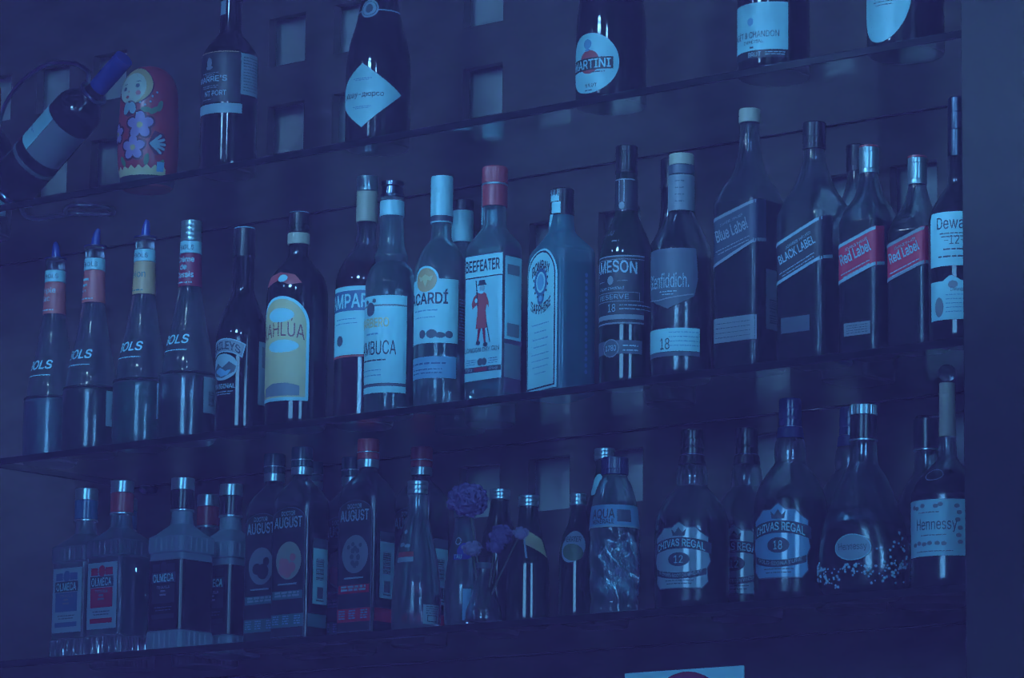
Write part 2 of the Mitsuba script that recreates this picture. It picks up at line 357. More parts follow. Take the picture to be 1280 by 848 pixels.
# champagne with the diamond label
t = champagne('champagne_bottle', 'dark champagne bottle with a pale diamond-shaped label', -.305, .065,
              ROUND_BASE(.0453) + [(.0891, .0453), (.1176, .0447), (.1471, .0408), (.1778, .0324), (.208, .0263), (.2325, .0207), (.2623, .0168), (.300, .0160)])
t.a0 = 13
dia = Polygon([(-.0615, .0705), (0, .1155), (.0600, .0705), (0, .0215)])
L = t.put('front_label', flat(dia.buffer(-.001)), 'paper_white')
t.put('lettering', text('абрау-дюрсо', .0075, .066, bold=False, at=(-.002, .0665)), 'paper_slate', .0007, parent=L)
t.put('fine_print', merge(lines([.030, .022], .0010, (0, .092)), lines([.03, .022], .0010, (0, .052))), 'paper_sky', .0007, parent=L)
L = t.put('neck_label', flat(Point(0, .1960).buffer(.0135).union(sbox(-.06, .1925, .06, .1945))), 'paper_pale', r=.028, a0=13)
t.put('emblem', merge(ring(0, .196, .0112, .0112, .0012), ellipse(0, .196, .0055, .0065)), 'paper_slate', .0007, r=.028, a0=13, parent=L)
t.lathe('foil', [(.236, .0206), (.262, .0176), (.302, .0168), (.304, .0150)], 'black_plastic')
# sparkling wine with the round label
t = champagne('champagne_bottle', 'dark sparkling wine bottle with a round pale label, red disc and black word bar', .1128, .065,
              ROUND_BASE(.0469) + [(.0811, .0469), (.1029, .0464), (.1363, .0437), (.1595, .0384), (.1831, .032), (.215, .0235), (.245, .0170), (.300, .0160)])
L = t.put('front_label', ellipse(0, .0520, .0425, .0408), 'paper_white')
t.put('red_disc', ellipse(0, .0535, .0160, .0160), 'paper_rust', .0006, parent=L)
t.put('word_bar', quad([(-.0345, .0425), (.0345, .0425), (.0345, .0590), (-.0345, .0590)]), 'paper_ink', .0008, parent=L)
t.put('lettering', text('MARTINI', .0118, .063, at=(0, .0448)), 'paper_white', .0012, parent=L)
t.put('small_lettering', merge(text('B R U T', .0042, .018, at=(.004, .0195)), lines([.020], .0014, (.014, .0385)), lines([.012], .0012, (0, .0145))), 'paper_slate', .0008, parent=L)
t.put('emblem', merge(ellipse(-.002, .078, .0065, .0065), ellipse(-.002, .070, .004, .0016)), 'paper_sky', .0008, parent=L)
t.lathe('foil', [(.232, .0200), (.250, .0176), (.302, .0168), (.304, .0150)], 'black_plastic')
# champagne with the square label
t = champagne('champagne_bottle', 'dark champagne bottle with a wide square pale label over a black strip', .3817, .065,
              ROUND_BASE(.0466) + [(.0923, .0466), (.1242, .0455), (.150, .0405), (.180, .0322), (.215, .0235), (.245, .0170), (.300, .0160)])
L = t.put('front_label', grid(-.0488, .0488, .0279, .0905), 'paper_white')
t.put('lettering', text('MOËT & CHANDON', .0080, .074, bold=False, at=(0, .0446)), 'paper_slate', .0007, parent=L)
t.put('small_lettering', merge(text('IMPÉRIAL', .0040, .030, bold=False, at=(.002, .0372)), lines([.006], .002, (0, .031))), 'paper_slate', .0007, parent=L)
t.put('emblem', ellipse(-.002, .0660, .0048, .0052), 'paper_sky', .0007, parent=L)
L = t.put('label_strip', grid(-.0488, .0488, .0174, .0277), 'paper_ink')
t.put('lettering', merge(text('BRUT', .0058, .019, at=(.004, .0197)), lines([.026, .026], .0012, (.032, .0238), .0030)), 'paper_pale', .0007, parent=L)
t.lathe('foil', [(.232, .0200), (.250, .0176), (.302, .0168), (.304, .0150)], 'black_plastic')
# champagne with the tongue label
t = champagne('champagne_bottle', 'dark champagne bottle with a tongue-shaped pale label, rightmost on the top shelf', .5861, .068,
              ROUND_BASE(.0486) + [(.0595, .0486), (.1242, .0470), (.150, .0415), (.180, .0330), (.215, .0240), (.245, .0175), (.300, .0160)])
t.a0 = -6
L = t.put('front_label', ellipse(0, .082, .0440, .0735), 'paper_white')
t.put('script', lines([.030, .034, .026], .0010, (.006, .0640), .0042), 'paper_slate', .0007, parent=L)
t.lathe('foil', [(.232, .0210), (.250, .0186), (.302, .0168), (.304, .0150)], 'black_plastic')

# nesting doll
t = Thing('nesting_doll', 'painted wooden nesting doll in a red scarf with lilac flowers', 'doll', (-.753, .06, TOP))
t.shape([(0, .0345), (.004, .0372), (.012, .0392), (.0415, .0437), (.083, .0445), (.1193, .0425), (.141, .0418), (.1586, .0378), (.1722, .0300), (.1815, .0170), (.185, .0045)])
t.a0 = 12
bsdf('doll_red', (.42, .06, .075), .28); bsdf('doll_face', (.50, .60, .46), .3, two=True)
t.solid('doll_red')
t.put('base_band', grid(-.14, .14, .003, .0150), 'paper_ink', .0003, a0=0)
t.put('grass', flat(Polygon([(-.045, .015), (.05, .015)] + [(.05 - .0063 * k, .024 + .006 * (k % 2)) for k in range(16)])), 'paper_olive', .0004, a0=20)
f = t.put('face', flat(affinity.rotate(affinity.scale(Point(0, 0).buffer(1, 20), .0300, .0250), 0, origin=(0, 0)) if False else affinity.translate(affinity.scale(Point(0, 0).buffer(1, 24), .0310, .0262), -.002, .1475)), 'doll_face', .0006)
t.put('hair', flat(affinity.translate(affinity.scale(Point(0, 0).buffer(1, 24), .0325, .0278), -.001, .1495).difference(affinity.translate(affinity.rotate(affinity.scale(Point(0, 0).buffer(1, 24), .0290, .0240), 24), -.007, .1435))), 'paper_blond', .0009, parent=f)
for ex, ez in ((-.0165, .1440), (.0070, .1475)):
    e = t.put('eye', ellipse(ex, ez, .0036, .0030), 'paper_slate', .0010, parent=f)
t.put('brow', merge(ellipse(-.017, .1510, .0042, .0007), ellipse(.008, .1545, .0046, .0007)), 'paper_slate', .0010, parent=f)
t.put('mouth', ellipse(-.0105, .1315, .0036, .0022), 'paper_rust', .0010, parent=f)
t.put('cheek', merge(ellipse(.0085, .1365, .0042, .0036)), 'paper_pink', .0009, parent=f)
t.put('nose', ellipse(-.008, .1395, .0012, .0018), 'paper_pink', .0010, parent=f)
t.put('scarf_edge', ring(-.001, .1485, .0342, .0292, .0016), 'paper_plum', .0008)
for (fu, fz, R_) in ((.0130, .0880, .0190), (.0030, .0550, .0172), (-.031, .0790, .0140)):
    pet = unary_union([affinity.translate(affinity.rotate(affinity.scale(Point(0, 0).buffer(1, 14), R_ * .50, R_ * .42), 90 + 72 * k), fu + R_ * .62 * math.cos(math.radians(90 + 72 * k)), fz + R_ * .62 * math.sin(math.radians(90 + 72 * k))) for k in range(5)])
    p_ = t.put('flower', flat(pet.buffer(.0022)), 'paper_plum', .0006)
    for k in range(5):
        a = math.radians(90 + 72 * k)
        t.put('petal', flat(affinity.translate(affinity.rotate(affinity.scale(Point(0, 0).buffer(1, 14), R_ * .46, R_ * .38), 90 + 72 * k, origin=(0, 0)), fu + R_ * .62 * math.cos(a), fz + R_ * .62 * math.sin(a))), 'paper_lilac', .0009, parent=p_)
    t.put('flower_centre', ellipse(fu, fz, R_ * .24, R_ * .24), 'paper_blond', .0012, parent=p_)
p_ = t.put('bud', ellipse(-.006, .1140, .0130, .0120), 'paper_plum', .0006)
for q in (-.0055, .0055): t.put('petal', flat(affinity.translate(affinity.rotate(affinity.scale(Point(0, 0).buffer(1, 14), .0058, .0095), q * 2800), -.006 + q, .1145)), 'paper_pale', .0009, parent=p_)
p_ = t.put('fan_leaf', flat(Polygon([(.028, .060), (.036, .077), (.048, .074), (.052, .060), (.047, .047), (.037, .046)]).buffer(.002)), 'paper_plum', .0006)
for k in range(5):
    a = math.radians(-48 + 24 * k); t.put('frond', flat(LineString([(.030, .060), (.030 + .021 * math.cos(a), .060 + .017 * math.sin(a))]).buffer(.0020)), 'paper_pale', .0009, parent=p_)
for (lu, lz, an) in ((.034, .110, 35), (.043, .117, 70), (.022, .111, -10), (.046, .030, 60), (-.016, .036, 120), (.024, .037, 80)):
    t.put('leaf', flat(affinity.translate(affinity.rotate(affinity.scale(Point(0, 0).buffer(1, 12), .0088, .0040), an), lu, lz)), 'paper_green', .0007)
t.put('dot', merge(*[ellipse(u_, z_, .0016, .0016) for u_, z_ in ((.012, .122), (.020, .118), (.028, .123), (.008, .106), (.038, .137), (.031, .131))]), 'paper_pale', .0009)
t.put('tag', grid(.040, .052, .020, .034), 'paper_sky', .0008)

# wine bottle lying in an arched wire holder, and the foil-capped neck beside it
AX = math.degrees(math.atan2(.125, .180))
tilt = T().rotate([0, 1, 0], 90 - AX)
t = Thing('wine_bottle', 'dark wine bottle lying tilted in a wire holder, blue capsule up', 'bottle', (-1.118, .12, TOP + .055), lean=tilt)
t.shape(ROUND_BASE(.0375) + [(.176, .0375), (.190, .0360), (.203, .0295), (.213, .0205), (.222, .0150), (.240, .0138), (.286, .0136), (.300, .0140)])
t.solid('black_glass')
L = t.put('front_label', grid(-.075, .006, .094, .163), 'paper_white', a0=0)
t.put('fine_print', lines([.03, .022], .0012, (-.02, .120)), 'paper_sky', .0007, a0=0, parent=L)
t.put('second_label', grid(.0065, .075, .094, .163), 'paper_grey', a0=0)
t.lathe('neck_band', [(.0700, .0382), (.0702, .0386), (.0760, .0386), (.0762, .0382)], 'silver_cap')
t.lathe('capsule', [(.236, .0146), (.262, .0150), (.292, .0150), (.302, .0146), (.303, .012)], 'blue_plastic')
h = Thing('wine_holder', 'polished arched wire wine holder around the tilted bottle', 'wine rack')
A = math.radians(AX); ax = np.array([math.cos(A), 0, math.sin(A)]); up_ = np.array([-math.sin(A), 0, math.cos(A)]); b0 = np.array([-1.118, .12, TOP + .055])
def hoop(s_, R_): return [b0 + ax * s_ + R_ * (math.cos(q) * up_ + math.sin(q) * np.array([0, 1, 0])) for q in np.linspace(0, 2 * np.pi, 33)]
top_ring = hoop(.224, .0200); low_ring = hoop(.012, .0405)
h.add('neck_ring', tube(top_ring, .0030, 10, 1), 'chrome'); h.add('base_ring', tube(low_ring, .0030, 10, 1), 'chrome')
h.add('arch', tube([low_ring[0], [-1.150, .12, TOP + .120], [-1.133, .12, TOP + .185], [-1.085, .12, TOP + .228], [-1.030, .12, TOP + .243], [-.980, .12, TOP + .236], [-.945, .12, TOP + .214], top_ring[0] ], .0033, 10, 6), 'chrome')
h.add('foot', tube([low_ring[16], [-1.07, .12, TOP + .010], [-1.03, .12, TOP + .0036], [-.98, .12, TOP + .0036], [-.93, .16, TOP + .0036], [-.90, .12, TOP + .0036], [-.93, .08, TOP + .0036], [-.985, .12, TOP + .0036]], .0033, 10, 6), 'chrome')
t = Thing('wine_bottle', 'bottle with a rust-red foil cap at the left edge of the top shelf', 'bottle', (-1.205, .16, TOP))
t.shape(ROUND_BASE(.0375) + [(.120, .0375), (.140, .036), (.160, .0270), (.178, .0160), (.200, .0146), (.236, .0146)])
t.solid('black_glass'); t.lathe('capsule', [(.180, .0172), (.200, .0160), (.230, .0158), (.238, .0150), (.239, .012)], 'red_cap')
t.put('front_label', grid(-.05, .05, .03, .11), 'paper_white', a0=20)

# ================================================================== MIDDLE SHELF
# four tall flared liqueur bottles: the first with its own cap, three with pourers
BOLS = ROUND_BASE(.0405) + [(.0567, .0415), (.0914, .0412), (.0960, .0402), (.0975, .0385), (.1153, .0363), (.1392, .0317), (.1753, .0242), (.1992, .0207), (.2266, .0162), (.2749, .0145), (.300, .0135)]
def flared(name, label, x, y, col, words, liquid, level, pourer, rot=0):
    t = Thing(name, label, 'bottle', (x, y, MID), rot, 'flared liqueur bottles at the left end of the middle shelf'); t.shape(BOLS)
    rib = lambda z, a: 1 + (.012 * np.sin(z * 2 * np.pi / .0042) if .150 < z < .222 else 0) + 0 * a
    out = t.P.mesh(z1=.262, m=48, step=.0012, rib=rib)
    air = t.P.mesh(level + 2e-4, .258, inset=.003, m=48)
    t.add('body', join(out, flip(air)), 'flared_glass')
    t.add('liquid', t.P.mesh(.010, level - 2e-4, inset=.003, m=48), liquid)
    t.lathe('shoulder_ring', [(.0960, .0408), (.0968, .0416), (.0990, .0410), (.0998, .0402)], 'glass')
    L = t.lathe('neck_label', [(.2266, .0168), (.2275, .0172), (.2742, .0154), (.2748, .0150)], 'paper_' + col)
    t.put('lettering', words, 'paper_white' if col in ('crimson', 'orange') else 'paper_teal', .0012, r=.0160, parent=L)
    W = t.lathe('white_collar', [(.2752, .0154), (.2755, .0158), (.2925, .0154), (.2928, .0150)], 'white_cap')
    t.put('lettering', text('BOLS', .0062, .021, bold=False, at=(.006, .2800)), 'paper_slate', .0022, r=.0155, parent=W)
    t.put('brand_mark', merge(text('BOLS', .0130, .046, shear=.25, at=(0, .1405)), grid(-.022, .022, .1300, .1312)), 'paper_white', .0006, r=.0310)
    b = t.put('back_label', grid(-.016, .016, .040, .092), 'paper_pale', .0005, a0=100); t.put('barcode', barcode(.014, .022, (0, .050), 3), 'paper_slate', .0008, a0=100, parent=b)
    if not pourer:
        z = .2932; pts = []
        for k in range(4): pts += [(z, .0146), (z + .0012, .0152), (z + .0052, .0152), (z + .0064, .0146)]; z += .0072
        t.lathe('cap', pts + [(.3235, .0148), (.3240, .0130)], 'silver_cap')
    else:
        t.lathe('pourer_collar', [(.2930, .0128), (.2940, .0142), (.3060, .0136), (.3075, .0150), (.3105, .0150)], 'glass')
        t.lathe('pourer_flange', [(.3107, .0150), (.3112, .0168), (.3128, .0168), (.3132, .0140)], 'navy_foil')
        k = pourer
        t.add('pourer_spout', tube([[0, 0, .3125], [k * .001, 0, .322], [k * .0035, 0, .332], [k * .0065, 0, .3375]], [.0068, .0062, .0048, .0026], 16, 4), 'blue_plastic')
    return t
flared('liqueur_bottle', 'flared liqueur bottle with a silver screw cap, crimson neck label and dark liquid', -.6599, .06, 'crimson',
       merge(text('Crème', .0078, .030, at=(.003, .2620)), text('de', .0078, at=(.001, .2510)), text('Cassis', .0078, .030, at=(.002, .2395)), lines([.026], .0016, (.002, .2310))), 'dark_liquid', .0600, 0)
flared('liqueur_bottle', 'flared liqueur bottle of cloudy pale liqueur with an orange neck label, leftmost on its shelf', -.9783, .095, 'orange',
       merge(text('Triple', .0078, .030, at=(-.001, .2580), bold=False), text('Sec', .0078, .017, at=(-.003, .2455), bold=False), lines([.030], .0016, (-.004, .2310))), 'milky_liquid', .0955, -.35)
flared('liqueur_bottle', 'flared liqueur bottle of near-black liqueur with an orange neck label and slanted blue pourer', -.8632, .065, 'orange',
       merge(lines([.024, .020, .016], .0034, (-.008, .2590), .0085), lines([.030], .0016, (-.004, .2310))), 'dark_liquid', .0955, 1.0)
flared('liqueur_bottle', 'flared liqueur bottle of green liqueur with a yellow neck label', -.7557, .062, 'yellow',
       merge(text('Melon', .0100, .034, at=(-.003, .2510), bold=False), lines([.030], .0018, (-.004, .2310))), 'teal_liquid', .0930, .6)

# cream liqueur
t = Thing('cream_liqueur_bottle', 'black cream liqueur bottle with a tall dark neck and an oval landscape label', 'bottle', (-.5482, .055, MID))
t.shape(ROUND_BASE(.0365) + [(.1373, .0369), (.1549, .0341), (.1731, .0284), (.1918, .0204), (.21, .0153), (.2561, .0150)]); t.solid('black_glass')
t.lathe('cap', [(.2560, .0154), (.2570, .0158), (.2965, .0150), (.2975, .0146)], 'black_plastic'); t.lathe('cap_disc', [(.2976, .0140), (.2980, .0146), (.2992, .0144), (.2995, .012)], 'white_dot')
L = t.put('name_band', flat(Polygon([(u, .1250 + .010 - .010 * (u / .034) ** 2) for u in np.linspace(-.034, .034, 15)] + [(u, .1050 + .010 - .010 * (u / .030) ** 2) for u in np.linspace(.029, -.029, 15)])), 'paper_pale')
t.put('name_field', flat(Polygon([(u, .1232 + .010 - .010 * (u / .034) ** 2) for u in np.linspace(-.032, .032, 15)] + [(u, .1068 + .010 - .010 * (u / .030) ** 2) for u in np.linspace(.028, -.028, 15)])), 'paper_grey', .0006, parent=L)
t.put('lettering', text('BAILEYS', .0110, .052, bend=.0085, at=(0, .1195)), 'paper_navy', .0010, parent=L)
L = t.put('picture_label', ellipse(-.002, .0940, .0250, .0190), 'paper_pale')
t.put('landscape', flat(Polygon([(-.024, .090), (-.012, .100), (-.002, .093), (.010, .101), (.021, .094), (.018, .086), (-.002, .078), (-.018, .082)])), 'paper_slate', .0006, parent=L)
t.put('hill', flat(Polygon([(-.018, .088), (-.006, .094), (.004, .088), (.014, .090), (.008, .082), (-.004, .080)])), 'paper_sky', .0008, parent=L)
t.put('lettering', merge(text('ORIGINAL', .0064, .040, at=(0, .0632)), lines([.034, .026], .0012, (0, .0580), .0034)), 'paper_pale', .0006)
b = t.put('back_label', grid(-.022, .022, .041, .131), 'paper_pale', a0=118); t.put('barcode', barcode(.012, .030, (0, .052), 5), 'paper_slate', .0008, a0=118, parent=b); t.put('panel', grid(-.016, .016, .094, .124), 'paper_grey', .0008, a0=118, parent=b)
t.put('swirl', flat(LineString([(-.030, .170), (-.020, .180), (-.026, .186), (-.014, .196)]).buffer(.0018)), 'paper_grey', .0005, r=.0250)

# coffee liqueur
t = Thing('coffee_liqueur_bottle', 'black round-shouldered coffee liqueur bottle with a large olive arched label', 'bottle', (-.447, .06, MID))
t.shape(ROUND_BASE(.0428) + [(.1713, .0432), (.1941, .0426), (.2118, .0387), (.2247, .0309), (.2371, .0202), (.2474, .014), (.2613, .0135), (.2640, .0135), (.300, .0130)]); t.solid('black_glass')
t.lathe('neck_band', [(.2632, .0150), (.2638, .0157), (.2788, .0157), (.2792, .0150)], 'cream_cap')
t.lathe('cap', [(.2795, .0140), (.2800, .0147), (.2850, .0147), (.2855, .0143), (.2860, .0147), (.2910, .0147), (.2915, .0143), (.2920, .0147), (.3075, .0147), (.3085, .0143)], 'black_plastic'); t.lathe('cap_disc', [(.3086, .0136), (.3089, .0142), (.3096, .0138), (.3098, .012)], 'white_dot')
arch = lambda w, z0, z1: sbox(-w, z0, w, z1 - w * 1.0).union(affinity.scale(Point(0, z1 - w * 1.0).buffer(w, 24), 1, 1.0))
t.a0 = 10
L = t.put('front_label', flat(arch(.0430, .0350, .1830)), 'paper_white'); t.put('panel', flat(arch(.0385, .0400, .1790)), 'paper_olive', .0006, parent=L)
t.put('lettering', text('KAHLÚA', .0200, .072, bold=False, bend=.006, at=(0, .1265)), 'paper_brown', .0010, parent=L)
t.put('sun', ellipse(0, .1560, .0210, .0100), 'paper_white', .0008, parent=L); t.put('cloud', ellipse(.004, .1120, .0240, .0090), 'paper_white', .0008, parent=L)
t.put('hut', flat(Polygon([(-.030, .042), (.030, .042), (.030, .056), (.012, .060), (-.010, .060), (-.030, .054)])), 'paper_grey', .0008, parent=L)
L = t.put('shoulder_emblem', flat(Polygon([(-.036, .202), (-.026, .214), (0, .219), (.026, .214), (.036, .202), (.020, .199), (0, .206), (-.020, .199)])), 'paper_rust', r=.040, a0=0); t.put('sun', ellipse(.008, .209, .0075, .0055), 'paper_white', .0008, r=.040, a0=0, parent=L)
b = t.put('back_label', grid(-.024, .024, .045, .150), 'paper_pale', a0=200)

# bitter aperitif
t = Thing('aperitif_bottle', 'dark red aperitif bottle with a cream capped neck and blue-banded white label, behind the sambuca', 'bottle', (-.3546, .1, MID))
t.shape(ROUND_BASE(.0420) + [(.201, .0418), (.2162, .0391), (.2311, .0324), (.2442, .0234), (.2572, .0146), (.2895, .0134), (.345, .0130)])
t.glass(.2300, 'plum_glass', z1=.300)
t.lathe('neck_sleeve', [(.2900, .0142), (.2905, .0151), (.3335, .0147), (.3340, .0144)], 'cream_cap'); t.lathe('cap', [(.3345, .0142), (.3350, .0147), (.3400, .0148), (.3404, .0144), (.3440, .0147), (.3550, .0147), (.3560, .0140)], 'silver_cap')
L = t.put('front_label', grid(-.062, .062, .0962, .1930), 'paper_white'); t.put('band', grid(-.062, .062, .1581, .1865), 'paper_blue', .0006, parent=L)
t.put('lettering', text('CAMPARI', .0190, .088, at=(0, .1625)), 'paper_white', .0010, parent=L); t.put('emblem', ellipse(-.009, .1166, .0065, .0075), 'paper_slate', .0007, parent=L)
t.put('fine_print', lines([.036, .04], .0013, (0, .146), .006), 'paper_sky', .0007, parent=L); t.put('red_edge', grid(-.062, .062, .0930, .0960), 'paper_rust')

# sambuca
t = Thing('sambuca_bottle', 'clear sambuca bottle with a dark stopper and a broad white label', 'bottle', (-.2659, .0545, MID))
t.shape(ROUND_BASE(.0346) + [(.1825, .0351), (.194, .0329), (.2085, .0274), (.2150, .0212), (.2185, .0222), (.2238, .0232), (.2290, .0212), (.2439, .0175), (.28, .0163), (.3036, .0160)])
t.glass(.2150, 'spirit', z1=.3062)
L = t.put('front_label', grid(-.0500, .0500, .0293, .1641), 'paper_white'); t.put('top_rule', grid(-.050, .050, .1490, .1515), 'paper_grey', .0006, parent=L); t.put('bottom_rule', grid(-.050, .050, .0381, .0425), 'paper_slate', .0006, parent=L)
t.put('lettering', merge(text('SAMBUCA', .0188, .068, bold=False, at=(0, .0822)), lines([.040], .0020, (0, .0735))), 'paper_navy', .0010, parent=L)
t.put('maker_name', text('BARBERO', .0122, .052, at=(-.002, .1205)), 'paper_olive', .0010, parent=L)
t.put('emblem', merge(ellipse(-.005, .1455, .0080, .0095), ellipse(-.012, .1560, .003, .003), ellipse(.002, .1570, .003, .003)), 'paper_slate', .0009, parent=L)
t.put('fine_print', merge(lines([.022], .0022, (-.002, .1100)), lines([.036, .036], .0014, (-.004, .0600), .007)), 'paper_sky', .0009, parent=L)
t.put('back_label', grid(-.034, .034, .05, .150), 'paper_white', a0=180)
t.lathe('neck_label', [(.2800, .0168), (.2805, .0172), (.3010, .0168), (.3014, .0164)], 'white_cap')
t.lathe('stopper', [(.3064, .0150), (.3070, .0166), (.3100, .0166), (.3110, .0150), (.3215, .0142), (.3230, .0162), (.3285, .0160), (.3292, .0140)], 'steel')

# white rum, and a second one behind
t = Thing('rum_bottle', 'clear rum bottle with a tall white cap and a round gold emblem on its label', 'bottle', (-.1778, .058, MID))
t.shape(ROUND_BASE(.0352) + [(.1911, .0358), (.2025, .0337), (.2144, .0293), (.2268, .0228), (.2385, .0143), (.2576, .0132), (.300, .0128)])
t.glass(.2050, 'spirit', z1=.2680)
L = t.put('front_label', flat(sbox(-.0520, .0890, .0520, .1770).union(Point(.004, .1760).buffer(.0195))), 'paper_white')
d = t.put('emblem_disc', ellipse(.004, .1760, .0165, .0165), 'paper_gold', .0006, parent=L)
t.put('bat', flat(Polygon([(-.008, .182), (-.002, .180), (.004, .184), (.010, .180), (.016, .182), (.012, .174), (.008, .176), (.004, .166), (0, .176), (-.004, .174)])), 'paper_olive', .0012, parent=L)
t.put('lettering', text('BACARDÍ', .0150, .072, at=(0, .1430)), 'paper_navy', .0010, parent=L)
t.put('fine_print', merge(lines([.04], .0018, (.002, .133)), lines([.034], .0012, (.002, .124))), 'paper_sky', .0009, parent=L)
t.put('motif', merge(ellipse(.014, .1015, .0075, .006), ellipse(.026, .0995, .007, .004), ellipse(.038, .1005, .0055, .005), ellipse(.000, .1015, .005, .006)), 'paper_slate', .0009, parent=L)
t.put('side_print', lines([.016] * 14, .0010, (.062, .150), .0042), 'paper_sky', .0006); t.put('side_bat', merge(ellipse(.060, .160, .005, .0055), ellipse(.066, .170, .0015, .005)), 'paper_navy', .0006)
L = t.put('lower_label', grid(-.045, .050, .0410, .0705), 'paper_sky'); t.put('lettering', merge(lines([.06], .0024, (.004, .060)), lines([.05, .05], .0014, (.004, .0525), .005)), 'paper_blue', .0008, parent=L)
t.put('back_label', grid(-.036, .036, .05, .150), 'paper_white', a0=180)
c = t.lathe('cap', [(.2597, .0140), (.2600, .0152), (.3000, .0152), (.3004, .0149), (.3010, .0152), (.3090, .0152), (.3094, .0149), (.3100, .0152), (.3235, .0152), (.3250, .0146)], 'white_cap')
t.lathe('cap_band', [(.2614, .0151), (.2616, .0154), (.2692, .0154), (.2694, .0151)], 'paper_navy', parent=c)
t.copy('rum_bottle', 'second clear rum bottle, its white cap just showing behind the red-capped gin', (-.2002, .19, MID), stretch=1.045)
# bottle with a brown cap and white sleeve, behind the rum and gin
t = Thing('vodka_bottle', 'clear bottle with a dark cap over a white neck sleeve, behind the rum bottle', 'bottle', (-.2766, .215, MID))
t.shape(ROUND_BASE(.0355) + [(.190, .0360), (.215, .0310), (.235, .0200), (.255, .0145), (.300, .0138)]); t.glass(.150, 'spirit', z1=.308)
t.lathe('neck_sleeve', [(.2700, .0150), (.2705, .0158), (.3150, .0152), (.3154, .0148)], 'white_cap'); t.lathe('cap', [(.3158, .0148), (.3162, .0152), (.3300, .0150), (.3310, .0140)], 'black_plastic'); t.put('front_label', grid(-.05, .05, .06, .15), 'paper_pale')

# London dry gin
def slab(w, d, zs, neck, n=7):
    return [(0, w / 2 - .003, d / 2 - .003, n), (.003, w / 2, d / 2, n)] + [(z, w / 2, d / 2, n) for z in zs] + neck
t = Thing('gin_bottle', 'clear square-shouldered gin bottle with a red cap and a red-coated guard on its label', 'bottle', (-.0715, .045, MID))
t.shape(slab(.0691, .0461, (.205,), [(.2130, .0340, .0226, 6), (.2220, .0290, .0205, 4), (.2330, .0200, .0180, 2.5), (.2400, .0165, .0160, 2), (.2655, .0155, .0155, 2), (.305, .0150, .0150, 2)]))
t.glass(.2080, 'spirit', z1=.2700)
c = t.lathe('cap', [(.2674, .0160), (.2678, .0171), (.2960, .0171), (.2964, .0166)], 'red_cap'); t.lathe('cap_ring', [(.2966, .0166), (.2968, .0172), (.2990, .0172), (.2992, .0166)], 'silver_cap'); 
t.lathe('cap_top', [(.2994, .0166), (.2997, .0171), (.3195, .0171), (.3222, .0155)], 'red_cap', rib=lambda z, a: 1 + .012 * np.sign(np.sin(a * 40)), m=160)
L = t.put('front_label', quad([(-.0330, .028), (.0325, .029), (.0325, .1705), (-.0330, .1705)]), 'paper_panel', .0003, face='front')
h_ = t.put('header', quad([(-.0335, .1690), (.0330, .1690), (.0330, .1985), (-.0335, .1985)]), 'paper_white', .0006, face='front'); t.put('lettering', text('BEEFEATER', .0150, .060, at=(0, .1765)), 'paper_navy', .0011, face='front', parent=h_); t.put('rule', merge(grid(-.0335, .033, .1985, .1998), grid(-.0335, .033, .1675, .1690)), 'paper_navy', .0009, face='front', parent=h_)
coat = Polygon([(-.0085, .147), (-.0145, .142), (-.0180, .133), (-.0165, .126), (-.0090, .131), (-.0075, .124), (-.0095, .106), (-.0105, .0985), (.0090, .0985), (.0085, .108), (.0065, .122), (.0085, .131), (.0120, .126), (.0115, .134), (.0070, .145), (.0020, .1485)])
g = t.put('guard_coat', flat(coat), 'paper_rust', .0008, face='front', parent=L)
t.put('guard_legs', flat(unary_union([Polygon([(-.0065, .0990), (-.0015, .0990), (-.0055, .0810), (-.0085, .0810)]), Polygon([(.0010, .0990), (.0060, .0990), (.0068, .0790), (.0038, .0790)])])), 'paper_crimson', .0007, face='front', parent=L)
t.put('guard_shoes', merge(ellipse(-.0062, .0790, .0038, .0030), ellipse(.0068, .0760, .0040, .0030)), 'paper_navy', .0009, face='front', parent=L)
t.put('guard_face', ellipse(.0000, .1535, .0046, .0055), 'paper_pale', .0009, face='front', parent=L)
t.put('guard_hat', flat(unary_union([Polygon([(-.0060, .1580), (.0062, .1580), (.0050, .1640), (-.0050, .1640)]), sbox(-.0080, .1570, .0080, .1585)])), 'paper_navy', .0010, face='front', parent=L)
t.put('guard_ruff', merge(ellipse(-.0012, .1475, .0046, .0020), ellipse(-.0100, .1370, .0024, .0034)), 'paper_white', .0011, face='front', parent=L)
t.put('guard_staff', flat(LineString([(-.0105, .164), (-.0070, .130)]).buffer(.0008)), 'paper_navy', .0010, face='front', parent=L); t.put('guard_cane', flat(LineString([(.0085, .105), (.0145, .079)]).buffer(.0007)), 'paper_navy', .0010, face='front', parent=L)
t.put('lettering', text('LONDON DRY GIN', .0062, .060, bold=False, at=(0, .0665)), 'paper_navy', .0009, face='front', parent=L)
t.put('crest', merge(ellipse(-.002, .0530, .0050, .0050), ellipse(.005, .0530, .0045, .0050)), 'paper_slate', .0009, face='front', parent=L)
t.put('fine_print', merge(lines([.016] * 3, .0009, (-.018, .0560), .0030), lines([.016] * 3, .0009, (.020, .0560), .0030)), 'paper_blue', .0009, face='front', parent=L)
b = t.put('strip', quad([(-.0325, .0395), (.0325, .0395), (.0325, .0465), (-.0325, .0465)]), 'paper_navy', .0009, face='front', parent=L); t.put('strip_centre', grid(-.012, .010, .0403, .0457), 'paper_crimson', .0012, face='front', parent=L); t.put('strip_print', merge(text('70cl', .0042, .013, at=(-.022, .0410)), text('47%vol', .0042, .015, at=(.021, .0410))), 'paper_pale', .0012, face='front', parent=L)
t.put('back_label', quad([(-.0310, .030), (.0310, .030), (.0310, .195), (-.0310, .195)]), 'paper_white', .0004, face='back')
